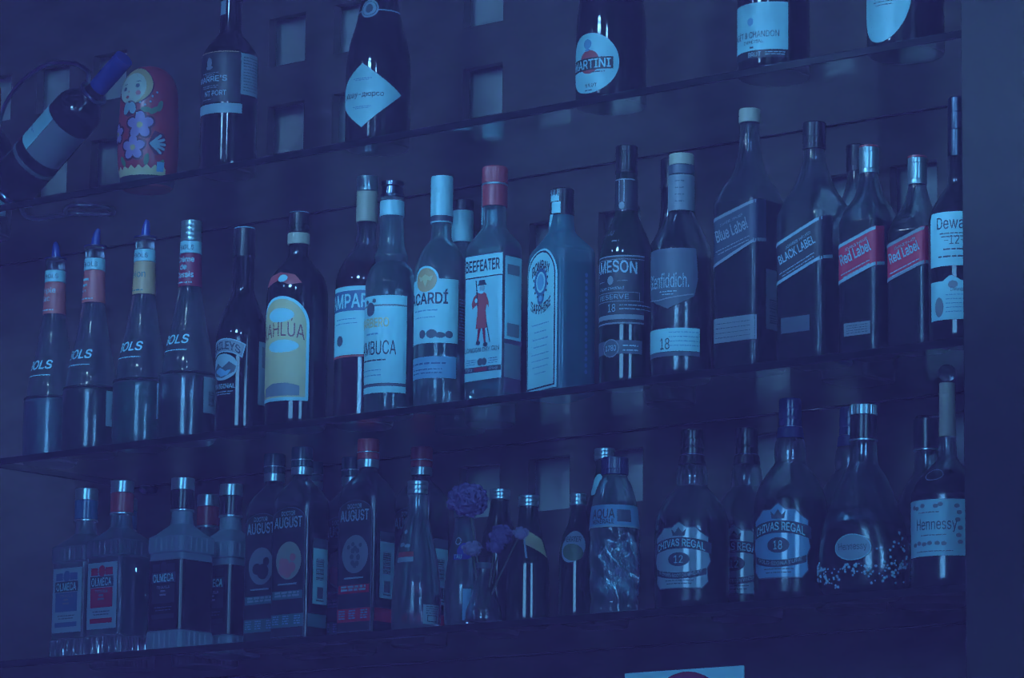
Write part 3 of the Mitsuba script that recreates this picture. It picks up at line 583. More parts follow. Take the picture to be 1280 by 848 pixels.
s_ = t.put('side_label', grid(-.0170, .0170, .082, .195), 'paper_white', .0004, face='right'); t.put('side_panel', grid(-.013, .012, .170, .184), 'paper_grey', .0008, face='right', parent=s_); t.put('side_foot', grid(-.0170, .0170, .030, .076), 'paper_grey', .0004, face='right'); t.put('side_stamp', grid(-.013, .012, .086, .104), 'paper_grey', .0008, face='right', parent=s_)

# blue gin, turned towards the left
t = Thing('gin_bottle', 'square aqua-tinted gin bottle with a black cap and an arched pale label', 'bottle', (.0288, .0665, MID), -20)
t.shape(slab(.0890, .0624, (.186,), [(.1960, .0435, .0300, 6), (.2060, .0360, .0260, 3.6), (.2160, .0260, .0220, 2.4), (.2240, .0185, .0180, 2), (.2435, .0160, .0160, 2), (.2790, .0152, .0152, 2)]))
t.glass(.178, 'aqua_spirit', z1=.2480)
t.lathe('cap', [(.2454, .0150), (.2458, .0160), (.2812, .0160), (.2824, .0146)], 'black_plastic'); 
L = t.put('front_label', flat(arch(.0395, .0075, .1985)), 'paper_white', .0004, face='front')
t.put('border', flat(arch(.0365, .0105, .1955).difference(arch(.0343, .0127, .1933))), 'paper_navy', .0007, face='front', parent=L)
t.put('lettering', merge(text('BOMBAY', .0125, .046, bend=.0085, at=(0, .1700)), text('SAPPHIRE', .0125, .052, bend=-.0085, at=(0, .1105))), 'paper_navy', .0008, face='front', parent=L)
cr = t.put('crest', merge(ring(0, .1530, .0165, .0185, .0045), ellipse(0, .1310, .0085, .0080)), 'paper_blue', .0008, face='front', parent=L); t.put('crest_portrait', merge(ellipse(0, .1530, .0085, .0110), ellipse(0, .131, .0042, .004)), 'paper_sky', .0011, face='front', parent=L)
t.put('crest_studs', merge(*[ellipse(.0185 * math.sin(q), .153 + .0205 * math.cos(q), .0018, .0018) for q in np.linspace(0, 2 * np.pi, 15)[:-1]]), 'paper_navy', .0009, face='front', parent=L)
t.put('fine_print', merge(lines([.044, .030, .040, .034], .0014, (0, .0960), .0100), lines([.046, .046, .040, .030], .0012, (0, .0560), .0085)), 'paper_sky', .0008, face='front', parent=L)
t.put('tax_stamp', merge(grid(-.014, .002, .2640, .2800), grid(-.010, .004, .2475, .2630)), 'paper_white', .0008, r=.016, a0=38)
t.put('tax_stamp_tail', quad([(-.018, .2300), (-.010, .2300), (-.006, .2465), (-.013, .2465)]), 'paper_white', .0010, r=.016, a0=38)
t.put('side_print', merge(*[ellipse(.012, z_, .0022, .0030) for z_ in np.linspace(.03, .16, 16)]), 'paper_blue', .0005, face='right')
t.put('back_label', quad([(-.034, .020), (.034, .020), (.034, .165), (-.034, .165)]), 'paper_sky', .0004, face='back')

# Irish whiskey
t = Thing('whiskey_bottle', 'dark green whiskey bottle with a ridged black capsule and a low round disc', 'bottle', (.1473, .056, MID))
t.shape(ROUND_BASE(.0345) + [(.1714, .0345), (.1911, .0314), (.2085, .0246), (.2235, .0182), (.235, .0148), (.278, .0142), (.300, .0138)]); t.solid('green_glass')
t.lathe('capsule', [(.2856, .0141), (.2862, .0146), (.2900, .0146), (.2905, .0141), (.3080, .0143), (.3090, .0146), (.3140, .0146), (.3146, .0141), (.3220, .0143), (.3232, .0130)], 'black_plastic')
n_ = t.lathe('neck_label', [(.2350, .0149), (.2354, .0153), (.2775, .0149), (.2779, .0146)], 'paper_ink'); t.put('neck_trim', merge(grid(-.016, .016, .2755, .2770), grid(-.0065, -.005, .246, .276), grid(.0005, .002, .246, .276), ellipse(-.002, .2410, .0042, .0050)), 'paper_grey', .0009, r=.0150, a0=22, parent=n_)
L = t.put('front_label', grid(-.0490, .0490, .0792, .1713), 'paper_ink'); [t.put('gold_rule', grid(-.049, .049, z_, z_ + w_), 'paper_grey', .0006, parent=L) for z_, w_ in ((.1690, .0016), (.1650, .0008), (.0860, .0062), (.0800, .0020), (.1095, .0006))]
t.put('lettering', text('JAMESON', .0150, .076, bend=.003, at=(0, .1490)), 'paper_pale', .0010, parent=L); t.put('emblem', merge(ellipse(.002, .1380, .0045, .0060), grid(-.022, -.008, .1365, .1372), grid(.012, .026, .1365, .1372)), 'paper_grey', .0007, parent=L)
t.put('box', frame(-.036, .042, .1095, .1218, .0008), 'paper_grey', .0008, parent=L); t.put('reserve_lettering', merge(text('RESERVE', .0062, .046, bold=False, at=(.004, .1128)), text('18', .0105, .011, bold=False, at=(.004, .0960)), text('Triple Distilled', .0040, .040, bold=False, shear=.3, at=(.000, .1255)), lines([.050, .050], .0011, (.040, .104), .005)), 'paper_pale', .0008, parent=L)
L = t.put('lower_band', grid(-.046, .046, .0402, .0581), 'paper_slate'); t.put('disc', ellipse(.003, .0480, .0120, .0120), 'paper_slate', .0007, parent=L); t.put('disc_ring', ring(.003, .0480, .0120, .0120, .0012), 'paper_grey', .0010, parent=L)
t.put('lettering', merge(text('1780', .0072, .016, at=(.003, .0445)), lines([.020, .020], .0018, (.030, .0500), .006)), 'paper_pale', .0010, parent=L)
t.put('shoulder_print', merge(text('JJ', .007, .009, bold=False, shear=.2, at=(-.004, .1995)), lines([.010], .002, (.006, .190))), 'paper_grey', .0005, r=.0290)

# dark bottle behind
t = Thing('liqueur_bottle', 'slim near-black bottle showing only its left side behind the cream-capped whisky', 'bottle', (.1088, .2, MID))
t.shape(ROUND_BASE(.034) + [(.190, .0345), (.215, .0290), (.240, .0170), (.265, .0142), (.330, .0136)]); t.solid('black_glass'); t.lathe('cap', [(.2950, .0140), (.2955, .0146), (.3350, .0143), (.3362, .0130)], 'black_plastic')

# single malt
t = Thing('whisky_bottle', 'rounded whisky bottle with a cream stopper, grey neck band and low white label numbered 18', 'bottle', (.2358, .060, MID))
t.shape(ROUND_BASE(.0388) + [(.1647, .0394), (.1767, .0373), (.1916, .0311), (.2055, .0249), (.2173, .0190), (.224, .0168), (.2718, .0165)])
t.glass(.1605, 'amber_liquid', z1=.2722)
t.lathe('stopper', [(.2858, .0155), (.2862, .0161), (.2995, .0161), (.3007, .0150)], 'cream_cap'); t.lathe('stopper_ring', [(.2724, .0165), (.2728, .0172), (.2845, .0172), (.2855, .0165)], 'paper_slate')
n_ = t.lathe('neck_label', [(.2240, .0172), (.2245, .0176), (.2712, .0173), (.2718, .0168)], 'paper_grey'); t.put('neck_print', lines([.012] * 4, .0015, (0, .262), .009), 'paper_slate', .0012, r=.0172, a0=30, parent=n_)
t.a0 = 12
L = t.put('front_label', flat(Polygon([(-.036, .1675), (.036, .1675), (.039, .130), (.034, .108), (.018, .100), (0, .0925), (-.018, .100), (-.034, .108), (-.039, .130)]).buffer(.002)), 'paper_slate')
t.put('lettering', merge(text('Glenfiddich.', .0185, .062, bold=False, at=(-.003, .1180)), lines([.024, .016], .0014, (0, .1120), .0036)), 'paper_pale', .0008, parent=L); t.put('gold_rule', flat(LineString([(-.034, .104), (-.014, .102), (.012, .1055), (.034, .109)]).buffer(.0008)), 'paper_grey', .0008, parent=L)
L = t.put('low_label', grid(-.0440, .0440, .0344, .0646), 'paper_white'); t.put('lettering', text('18', .0145, .014, bold=False, at=(-.004, .0372)), 'paper_slate', .0008, parent=L); t.put('fine_print', lines([.040] * 4, .0011, (.022, .0585), .0058), 'paper_sky', .0008, parent=L); t.put('grey_strip', grid(-.044, .044, .0281, .0342), 'paper_slate')

# square whiskies with slanted labels
def square_whisky(label, x, y, w, h_sh, neck, level, st, ltr, edge, cap, cap_mat, low, words, back, name='whisky_bottle'):
    """st: heights of the slanted label on the front face: left bottom, left top, right bottom, right top"""
    t = Thing(name, label, 'bottle', (x, y, MID)); hw = w / 2
    t.shape(slab(w, w, (h_sh - .016,), [(h_sh - .006, hw - .0015, hw - .0015, 6)] + neck, 9)); t.glass(level, 'dark_liquid', z1=neck[-1][0])
    t.lathe('cap', cap[1:], cap_mat) if cap[0] is None else None
    lb, lt, rb, rt = st; a = hw - .0008; rot = math.atan2(rt - lt, 2 * a)
    L = t.put('slanted_label', quad([(-a, lb), (a, rb), (a, rt), (-a, lt)]), 'paper_' + ltr, .0004, face='front')
    e = .0042
    t.put('label_edge', merge(quad([(-a, lb), (a, rb), (a, rb + e), (-a, lb + e)]), quad([(-a, lt - e), (a, rt - e), (a, rt), (-a, lt)])), 'paper_' + edge, .0007, face='front', parent=L)
    mid = (lb + lt + rb + rt) / 4
    t.put('lettering', merge(*[text(s_, h, w_, bold=b_, rot=rot, at=(du, mid + dz)) for s_, h, w_, b_, du, dz in words] + [(lambda vf: (vf[0] @ np.array([[math.cos(rot), math.sin(rot)], [-math.sin(rot), math.cos(rot)]]) + [0, mid - .016], vf[1]))(lines([w * .80, w * .72], .0012, (0, 0), .0044))]), 'paper_pale' if ltr != 'navy' else 'paper_grey', .0009, face='front', parent=L)
    s_ = (rt - lt) / (2 * a) * .45
    t.put('side_label', quad([(-a, rb), (-a * .35, rb + s_ * a * .65), (-a * .35, rt + s_ * a * .65), (-a, rt)]), 'paper_' + ltr, .0004, face='right'); t.put('side_edge', quad([(-a, rb), (-a * .35, rb + s_ * a * .65), (-a * .35, rb + e + s_ * a * .65), (-a, rb + e)]), 'paper_' + edge, .0007, face='right')
    if low:
        u0, u1, z0, z1, m_ = low; k = t.put('low_label', grid(u0, u1, z0, z1), m_, .0004, face='front'); t.put('fine_print', lines([(u1 - u0) * .8] * 4, .0010, ((u0 + u1) / 2, z1 - (z1 - z0) * .25), (z1 - z0) * .19), 'paper_slate', .0007, face='front', parent=k)
    if back:
        b_ = t.put('back_label', grid(*back), 'paper_grey', .0004, face='right'); t.put('barcode', barcode((back[1] - back[0]) * .5, (back[3] - back[2]) * .4, ((back[0] + back[1]) / 2, back[2] + .008), 9), 'paper_slate', .0008, face='right', parent=b_)
    return t
rd = lambda z, r: (z, r, r, 2)
square_whisky('large square whisky bottle with a cream cap and a dark blue slanted label', .3488, .0576, .0700, .232,
              [(.2390, .0315, .0315, 3.2), (.2497, .0270, .0270, 2.2), rd(.2650, .0200), rd(.2800, .0160), rd(.2950, .0138), rd(.3067, .0130), rd(.330, .0124)], .2194, (.1334, .1981, .1625, .2175), 'navy', 'grey',
              [None, (.3262, .0126), (.3267, .0138), (.3436, .0138), (.3446, .0128)], 'cream_cap', (-.0343, .0343, .0365, .0684, 'paper_grey'),
              [('Blue Label', .0150, .052, True, 0, -.004), ('JOHNNIE WALKER', .0034, .038, False, -.002, .0145)], (-.012, .0167, .0525, .130))
blk = square_whisky('square whisky bottle with a black cap and a black slanted label', .4505, .0590, .0733, .205,
              [(.2120, .0330, .0330, 3.2), (.2230, .0285, .0285, 2.2), rd(.2400, .0215), rd(.2530, .0170), rd(.2640, .0142), rd(.2761, .0131), rd(.300, .0126)], .1500, (.0991, .1535, .1274, .1825), 'ink', 'pale',
              [None, (.2774, .0137), (.2778, .0147), (.2850, .0147), (.2854, .0143), (.2860, .0147), (.2930, .0147), (.2934, .0143), (.2940, .0147), (.3115, .0147), (.3130, .0136)], 'black_plastic', (-.0255, .0192, .0378, .0579, 'paper_slate'),
              [('BLACK LABEL', .0110, .060, True, .001, -.003), ('JOHNNIE WALKER', .0038, .042, False, .002, .0125)], None)
square_whisky('square whisky bottle with a silver cap and a bright red slanted label', .541, .0512, .0585, .183,
              [(.1880, .0262, .0262, 3.2), (.1960, .0225, .0225, 2.2), rd(.2050, .0180), rd(.2173, .0145), rd(.2313, .0117), rd(.255, .0110)], .170, (.0900, .1398, .1095, .1590), 'scarlet', 'pale',
              [None, (.2330, .0118), (.2334, .0126), (.2380, .0126), (.2386, .0122), (.2396, .0126), (.2600, .0127), (.2606, .0122), (.2612, .0126), (.2660, .0125)], 'silver_cap', (-.0184, .0216, .0238, .0402, 'paper_grey'),
              [('Red Label', .0135, .048, True, .001, -.003), ('JOHNNIE WALKER', .0034, .036, False, .001, .0125)], (-.0017, .0234, .0396, .1148))
for k in [k for k in scene if k.startswith('whisky_bottle_003')]: pass
red2 = square_whisky('square silver-capped whisky bottle with a red label, left of the tall white-labelled bottle', .611, .0557, .0574, .163,
              [(.1680, .0258, .0258, 3.2), (.1760, .0220, .0220, 2.2), rd(.1850, .0176), rd(.1960, .0142), rd(.2080, .0115), rd(.230, .0108)], .150, (.0860, .1330, .1040, .1510), 'scarlet', 'grey',
              [None, (.2105, .0114), (.2110, .0120), (.2160, .0120), (.2166, .0116), (.2176, .0120), (.2370, .0121), (.2376, .0116), (.2382, .0120), (.2440, .0119)], 'silver_cap', None,
              [('Red Label', .0125, .046, True, .001, -.003), ('JOHNNIE WALKER', .0034, .034, False, .001, .0115)], None)
t = red2
for lab_, key_ in (('red', [k for k in labels if labels[k].get('label', '').startswith('square whisky bottle with a silver cap and a bright')][0]), ('red2', t.key)):
    th = T().translate([.541, .0512, MID]) if lab_ == 'red' else t.to
    z_ = .2662 if lab_ == 'red' else .2442
    d = mikit.ply(Profile([(z_, .0116), (z_ + .0004, .0122), (z_ + .0024, .0120), (z_ + .0028, .0100)], False).mesh(m=40), 'red_cap', smooth=35); d['to_world'] = th; scene[key_ + '__cap_disc'] = d
blk.copy('whisky_bottle', 'square whisky bottle whose black cap shows behind the red-labelled whisky', (.4166, .2, MID))

# tall Scotch at the right end
t = Thing('whisky_bottle', 'tall dark whisky bottle with two white labels, half hidden by the right partition', 'bottle', (.6789, .046, MID))
t.shape(ROUND_BASE(.0370) + [(.1507, .0375), (.1611, .0355), (.1753, .0296), (.1892, .0207), (.2009, .0132), (.240, .0120), (.280, .0118)]); t.solid('black_glass')
t.lathe('capsule', [(.2350, .0124), (.2355, .0130), (.2680, .0126), (.2684, .0122), (.2700, .0128), (.2900, .0126), (.2904, .0121), (.2920, .0126), (.3085, .0124), (.3100, .0110)], 'steel')
t.a0 = 30
L = t.put('front_label', grid(-.0400, .0400, .0924, .1601), 'paper_white'); t.put('lettering', merge(text("Dewar's", .0145, .052, bold=False, at=(.000, .1385)), ), 'paper_navy', .0008, parent=L); t.put('age_lettering', merge(text('12', .0110, .012, bold=False, at=(-.003, .1190)), lines([.028], .0020, (-.003, .1120)), lines([.040, .036], .0014, (-.002, .1320), .004), lines([.044], .0020, (-.002, .1030)), grid(-.016, -.010, .1235, .1242), grid(.005, .012, .1235, .1242)), 'paper_slate', .0008, parent=L)
L = t.put('lower_label', flat(sbox(-.040, .0260, .040, .0740).union(Polygon([(-.018, .074), (-.010, .0800), (-.006, .0805), (.006, .0740)]))), 'paper_white'); t.put('medallion', merge(ellipse(-.0240, .0420, .0065, .0120), ellipse(-.0050, .0690, .0060, .0048)), 'paper_grey', .0007, parent=L); t.put('fine_print', merge(lines([.044] * 5, .0011, (.008, .0560), .0052)), 'paper_sky', .0007, parent=L); t.put('lettering', text('Dewar & Sons', .0050, .036, bold=False, at=(.010, .0610)), 'paper_slate', .0007, parent=L)

# ================================================================== LOWEST SHELF
# square tequila bottles with ribbed shoulder and foot
def tequila(label, x, y, w, body, cap2, fields, level, hs=1.0, rot=0):
    t = Thing('tequila_bottle', label, 'bottle', (x, y, BOT), rot, 'square tequila bottles with ribbed shoulders'); a = w / 2
    t.shape([(0, a - .003, a - .003, 9), (.002, a, a, 9), (.0283, a, a, 9), (.0300, a - .0018, a - .0018, 9), (.1420, a - .0018, a - .0018, 9), (.1440, a, a, 9), (.1665, a, a, 9), (.1715, a - .006, a - .006, 6), (.1790, .0240, .0240, 3), (.1870, .0168, .0168, 2), (.2030, .0152, .0152, 2), (.240, .0148, .0148, 2)])
    rib = lambda z, g: 1 + (.016 * np.sign(np.sin(g * 22)) if (.146 < z < .164 or .006 < z < .026) else 0 * g)
    if body == 'glass':
        out = t.P.mesh(z1=.2060, m=176, rib=rib); air = t.P.mesh(level + 2e-4, .203, inset=.003, m=88)
        t.add('body', join(out, flip(air)), 'clear_glass', smooth=25); t.add('liquid', t.P.mesh(.030, level - 2e-4, inset=.004, m=88), 'spirit')
        t.put('back_label', quad([(-.030, .040), (.030, .040), (.030, .132), (-.030, .132)]), 'paper_grey', .0004, face='back')
        t.put('back_print', lines([.05] * 9, .0016, (0, .122), .009), 'paper_slate', .0008, face='back')
        s_ = t.put('rear_label', grid(-.030, .030, .036, .136), 'paper_pale', .0006, face='left'); t.put('back_print', lines([.05] * 14, .0016, (0, .128), .0064), 'paper_slate', .0002, face='left', parent=s_)
    else:
        out = t.P.mesh(z1=.2060, m=176, rib=rib)
        t.add('body', out, 'frosted_glass', smooth=25)
        t.add('dark_coat', Profile([(.030, a - .0010, a - .0010, 9), (level, a - .0010, a - .0010, 9)]).mesh(m=88), 'dark_liquid', label='dark drink filling the lower part')
    t.lathe('cap_ring', [(.2062, .0160), (.2066, .0172), (.2088, .0172), (.2092, .0160)], 'silver_cap'); c = t.lathe('cap_sleeve', [(.2094, .0162), (.2098, .0167), (.2372, .0167), (.2376, .0162)], cap2); t.lathe('cap', [(.2378, .0160), (.2382, .0169), (.2545, .0169), (.2555, .0158)], 'silver_cap')
    u0, u1, z0, z1 = -.0300, .0300, .0384, .1340
    L = t.put('front_label', grid(u0, u1, z0, z1), 'paper_pale' if body == 'glass' else 'paper_grey', .0006, face='front')
    fcol, box_ = fields
    t.put('crest', merge(grid(-.0220, -.0080, .1155, .1265), grid(.0070, .0220, .1155, .1265), ellipse(0, .1215, .0068, .0085)), fcol, .0010, face='front', parent=L)
    t.put('name_panel', grid(-.0235, .0235, .0985, .1140), box_, .0010, face='front', parent=L); t.put('lettering', text('OLMECA', .0110, .041, at=(0, .1005)), 'paper_white', .0016, face='front', parent=L)
    t.put('colour_field', grid(-.0225, .0225, .0690, .0975), fcol, .0010, face='front', parent=L); t.put('field_print', merge(text('TEQUILA', .0038, .026, at=(0, .0905)), lines([.010, .014], .0026, (0, .0855), .0055)), 'paper_grey', .0014, face='front', parent=L)
    t.put('lower_strip', grid(-.0225, .0225, .0465, .0535), fcol, .0010, face='front', parent=L); t.put('signature', lines([.034, .030], .0014, (0, .0625), .0042), 'paper_slate', .0010, face='front', parent=L)
    return t
tr = tequila('clear square tequila bottle with a red label and red cap sleeve', -.7879, .0606, .0745, 'glass', 'red_cap', ('paper_scarlet', 'paper_navy'), .140)
tb = tequila('clear square tequila bottle with a blue label and blue cap sleeve', -.8615, .0604, .0720, 'glass', 'blue_cap', ('paper_blue', 'paper_navy'), .138)
for k in [k for k in tb.parts]: scene[k]['to_world'] = tb.to @ T().scale([1, 1, .979])
tk = tequila('frosted square tequila bottle of dark drink with a near-black label', -.664, .0597, .0703, 'frost', 'black_plastic', ('paper_ink', 'paper_navy'), .1320)
for k in [k for k in tk.parts]: scene[k]['to_world'] = tk.to @ T().scale([1, 1, .975])
tk.copy('tequila_bottle', 'frosted tequila bottle of dark drink standing behind the front frosted one', (-.656, .150, BOT), group='square tequila bottles with ribbed shoulders', stretch=.978)
tr.copy('tequila_bottle', 'red-sleeved tequila bottle whose capped neck shows between the two frosted ones', (-.7899, .24, BOT), group='square tequila bottles with ribbed shoulders')
tb.copy('tequila_bottle', 'blue-sleeved tequila bottle at the very back, behind the red-labelled one', (-.9221, .2, BOT), group='square tequila bottles with ribbed shoulders')

# flat bitters bottles with arched printed fronts
def bitters(label, x, y, cap, strip, pic):
    t = Thing('bitters_bottle', label, 'bottle', (x, y, BOT), 0, 'flat printed bitters bottles'); 
    t.shape(slab(.0690, .0502, (.198,), [(.2090, .0325, .0240, 6), (.2200, .0265, .0210, 4), (.2300, .0180, .0165, 2.4), (.2360, .0130, .0130, 2), (.2420, .0124, .0124, 2), (.265, .012, .012, 2)], 8))
    t.glass(.1950, 'dark_liquid', z1=.2450)
    c = t.lathe('cap', [(.2530, .0148), (.2534, .0151), (.2795, .0151), (.2812, .0142)], cap); t.lathe('cap_band', [(.2412, .0140), (.2416, .0149), (.2524, .0150), (.2528, .0144)], 'silver_cap', parent=None)
    t.lathe('cap_rib', [(.2620, .0150), (.2622, .0154), (.2634, .0154), (.2636, .0150)], 'silver_cap', parent=c)
    A_ = sbox(-.0315, .012, .0315, .176).union(affinity.scale(Point(0, .176).buffer(.0315, 24), 1, .58))
    L = t.put('front_print', flat(A_), 'paper_ink', .0004, face='front'); t.put('arch_line', flat(A_.difference(A_.buffer(-.0010))), 'paper_slate', .0007, face='front', parent=L)
    t.put('lettering', merge(text('AUGUST', .0145, .053, at=(0, .1655)), text('DOCTOR', .0060, .026, at=(0, .1825))), 'paper_pale', .0009, face='front', parent=L)
    p_ = t.put('picture', ellipse(.002, .1190, .0240, .0265), pic[0], .0007, face='front', parent=L)
    t.put('fruit', merge(*[ellipse(.002 + u_, .119 + z_, r_, r_) for u_, z_, r_ in pic[2]]), pic[1], .0010, face='front', parent=L)
    t.put('rule', grid(-.018, .018, .0850, .0872), 'paper_pale', .0008, face='front', parent=L)
    s_ = t.put('strip', grid(-.0285, .0285, .0650, .0765), strip, .0008, face='front', parent=L); t.put('strip_lettering', lines([.046, .046], .0030, (0, .0725), .0042), 'paper_pale', .0012, face='front', parent=L)
    t.put('low_print', merge(*[lines([.012] * 4, .0018, (u_, .0400), .0034) for u_ in (-.021, -.002, .020)]), 'paper_sky', .0009, face='front', parent=L)
    t.put('low_band', grid(-.0310, .0310, .0255, .0440), strip, .0006, face='front', parent=L); t.put('side_band', grid(-.020, .018, .0255, .0440), strip, .0005, face='right')
    b = t.put('back_label', grid(-.0110, .0190, .058, .150), 'paper_white' if cap == 'teal_cap' else 'paper_white', .0005, face='right'); t.put('barcode', barcode(.016, .030, (.003, .092), 11), 'paper_slate', .0009, face='right', parent=b); t.put('label_head', grid(-.011, .019, .136, .150), 'paper_slate', .0008, face='right', parent=b); t.put('stamp', merge(grid(-.002, .010, .066, .082), grid(-.004, .012, .062, .064)), 'paper_slate', .0009, face='right', parent=b)
    return t
berries = [(-.010, -.012, .0085), (-.002, -.016, .0085), (.006, -.010, .0075), (-.006, -.004, .0070), (.008, .004, .0055), (-.012, -.002, .0060)]
cone = [(.006 * math.cos(q), -.004 + .012 * math.sin(q), .0036) for q in np.linspace(0, 6.2, 9)] + [(-.012, .010, .003), (-.004, .014, .003), (.010, .012, .003)]
a7 = bitters('bitters bottle with a teal cap and pink berries in a round picture', -.4698, .1000, 'teal_cap', 'paper_teal', ('paper_sage', 'paper_pink', berries))
a9 = bitters('bitters bottle with a red cap and a grey pine cone picture', -.3444, .1000, 'red_cap', 'paper_scarlet', ('paper_grey', 'paper_slate', cone))
a6 = bitters('bitters bottle with a teal cap and a dark nut picture, half hidden', -.5468, .1250, 'teal_cap', 'paper_teal', ('paper_grey', 'paper_ink', [(.004, -.008, .011), (-.008, -.004, .008), (.010, .006, .006)]))
a7.copy('bitters_bottle', 'teal-capped bitters bottle in the back row, its cap just right of the pink-berry one', (-.5566, .215, BOT), group='flat printed bitters bottles')
a7.copy('bitters_bottle', 'teal-capped bitters bottle in the back row, its cap just left of the red-capped front one', (-.4800, .215, BOT), group='flat printed bitters bottles')
a9.copy('bitters_bottle', 'red-capped bitters bottle in the back row, left of the clear water bottle', (-.3342, .200, BOT), group='flat printed bitters bottles')

# waters and tonics
def screw(t, z0, z1, r, mat='silver_cap'):
    pts = []; n = 3; d = (z1 - z0) / n
    for k in range(n): pts += [(z0 + k * d, r - .0006), (z0 + k * d + .0008, r), (z0 + (k + 1) * d - .0012, r), (z0 + (k + 1) * d - .0004, r - .0006)]
    t.lathe('cap', pts + [(z1, r - .002)], mat)
t = Thing('water_bottle', 'clear flared water bottle with a silver cap and small red-edged label', 'bottle', (-.2115, .055, BOT)); 
t.shape(ROUND_BASE(.0326) + [(.0313, .0335), (.0637, .0319), (.0911, .0292), (.1187, .0243), (.1467, .0173), (.1635, .0138), (.1865, .0128), (.200, .0125)]); t.glass(.1569, 'spirit', z1=.1880); screw(t, .1885, .2070, .0141)
t.put('small_label', grid(-.010, .014, .101, .108), 'paper_rust', r=.025); t.put('small_label_lower', grid(-.010, .014, .094, .1005), 'paper_pale', r=.025); t.put('mark', merge(ellipse(-.004, .118, .004, .003), ellipse(.004, .116, .004, .0026), ellipse(-.002, .136, .003, .003)), 'paper_pale', .0006, r=.022)
b = t.put('low_label', grid(-.014, .014, .010, .036), 'paper_pale', a0=82); t.put('stamp', frame(-.008, .008, .013, .022, .001), 'paper_navy', .0008, a0=82, parent=b); t.put('fine_print', lines([.02] * 4, .0012, (0, .033), .003), 'paper_slate', .0008, a0=82, parent=b)
t = Thing('tonic_bottle', 'small clear tonic bottle with a silver cap and a royal blue spot label', 'bottle', (-.1266, .055, BOT))
t.shape(ROUND_BASE(.0256) + [(.0475, .0267), (.0744, .0246), (.1017, .0203), (.1326, .0139), (.1478, .0126), (.160, .0123)]); t.glass(.127, 'spirit', z1=.1496); screw(t, .1500, .1700, .0144)
L = t.put('spot_label', flat(affinity.translate(affinity.scale(Point(0, 0).buffer(1, 20), .0110, .0115), .004, .1030)), 'paper_royal', r=.0205, a0=32); t.put('name_patch', grid(-.012, .001, .0915, .0990), 'paper_royal', .0004, r=.0215, a0=32); t.put('lettering', text('TAU', .0055, .011, at=(-.0055, .0928)), 'paper_white', .0009, r=.0215, a0=32); t.put('mark', ring(-.006, .117, .0045, .0052, .0012), 'paper_pale', .0006, r=.018, a0=32)
t.put('low_mark', grid(-.006, .006, .010, .052), 'paper_sky', a0=50)
def dark_small(label, x, y, lv, mat, z0, z1, r, name='tonic_bottle'):
    t = Thing(name, label, 'bottle', (x, y, BOT)); t.shape(lv); t.solid(mat); screw(t, z0, z1, r); return t
dark_small('dark tonic bottle with a pale domed cap, behind the flower vase', -.1464, .15, ROUND_BASE(.0283) + [(.0363, .0286), (.1126, .0265), (.1461, .0196), (.1797, .0129), (.186, .0125)], 'green_glass', .1864, .2010, .0141)
t = dark_small('dark green tonic bottle with a silver cap and a slanted gold neck label', -.0485, .095, ROUND_BASE(.0285) + [(.014, .0288), (.0832, .0277), (.1105, .0224), (.1383, .0149), (.1578, .0127), (.163, .0124)], 'green_glass', .1632, .1785, .0139)
t.put('neck_label', quad([(-.012, .131), (.018, .118), (.022, .094), (-.010, .110)]), 'paper_olive', r=.0235, a0=55); t.put('label_edge', flat(LineString([(-.014, .134), (-.006, .118), (-.002, .092)]).buffer(.0012)), 'paper_pale', .0007, r=.0235, a0=40)
t = dark_small('small dark tonic bottle with an oval neck label, left of the swirled water bottle', .037, .095, ROUND_BASE(.0244) + [(.017, .0248), (.0929, .0243), (.1145, .0211), (.1368, .0127), (.1541, .0098), (.158, .0096)], 'green_glass', .1582, .1740, .0111)
L = t.put('oval_label', flat(affinity.rotate(affinity.translate(affinity.scale(Point(0, 0).buffer(1, 20), .0160, .0215), 0, .101), -18)), 'paper_pale', r=.0225, a0=22); t.put('green_field', flat(affinity.rotate(affinity.translate(affinity.scale(Point(0, 0).buffer(1, 20), .0140, .0110), 0, .0935), -18)), 'paper_green', .0007, r=.0225, a0=22, parent=L); t.put('lettering', text('PERRIER', .0070, .024, shear=.1, at=(-.001, .1075)), 'paper_slate', .0010, r=.0225, a0=22, parent=L)
t = Thing('water_bottle', 'tall dark bottle with a leaf-shaped neck label, behind the swirled water bottle', 'bottle', (.0408, .145, BOT))
t.shape(ROUND_BASE(.0335) + [(.0335, .034), (.1204, .034), (.1457, .0276), (.1736, .0191), (.2012, .0133), (.2218, .0116), (.2240, .0114)]); t.solid('green_glass'); screw(t, .2245, .2400, .0138)
t.put('neck_label', flat(affinity.rotate(affinity.scale(Point(0, .1900).buffer(1, 20), .0100, .0150), -25)), 'paper_white', r=.0160, a0=-6)
L = t.put('front_label', grid(-.020, .020, .0869, .1200), 'paper_pale', a0=3); t.put('mark', merge(flat(Polygon([(-.010, .1080), (0, .1180), (.010, .1080), (.004, .108), (0, .112), (-.004, .108)])), lines([.028] * 4, .0012, (0, .1040), .0042)), 'paper_slate', .0007, a0=3, parent=L)
t.put('lettering', text('ERT', .0110, .019, at=(.000, .0660)), 'paper_pale', .0006, a0=3); t.put('emblem', ellipse(.002, .0560, .0095, .0075), 'paper_white', .0006, a0=3)
L = t.put('low_label', grid(-.020, .020, .0240, .0500), 'paper_pale', a0=3); t.put('fine_print', lines([.034] * 6, .0014, (0, .0460), .0040), 'paper_slate', .0007, a0=3, parent=L)
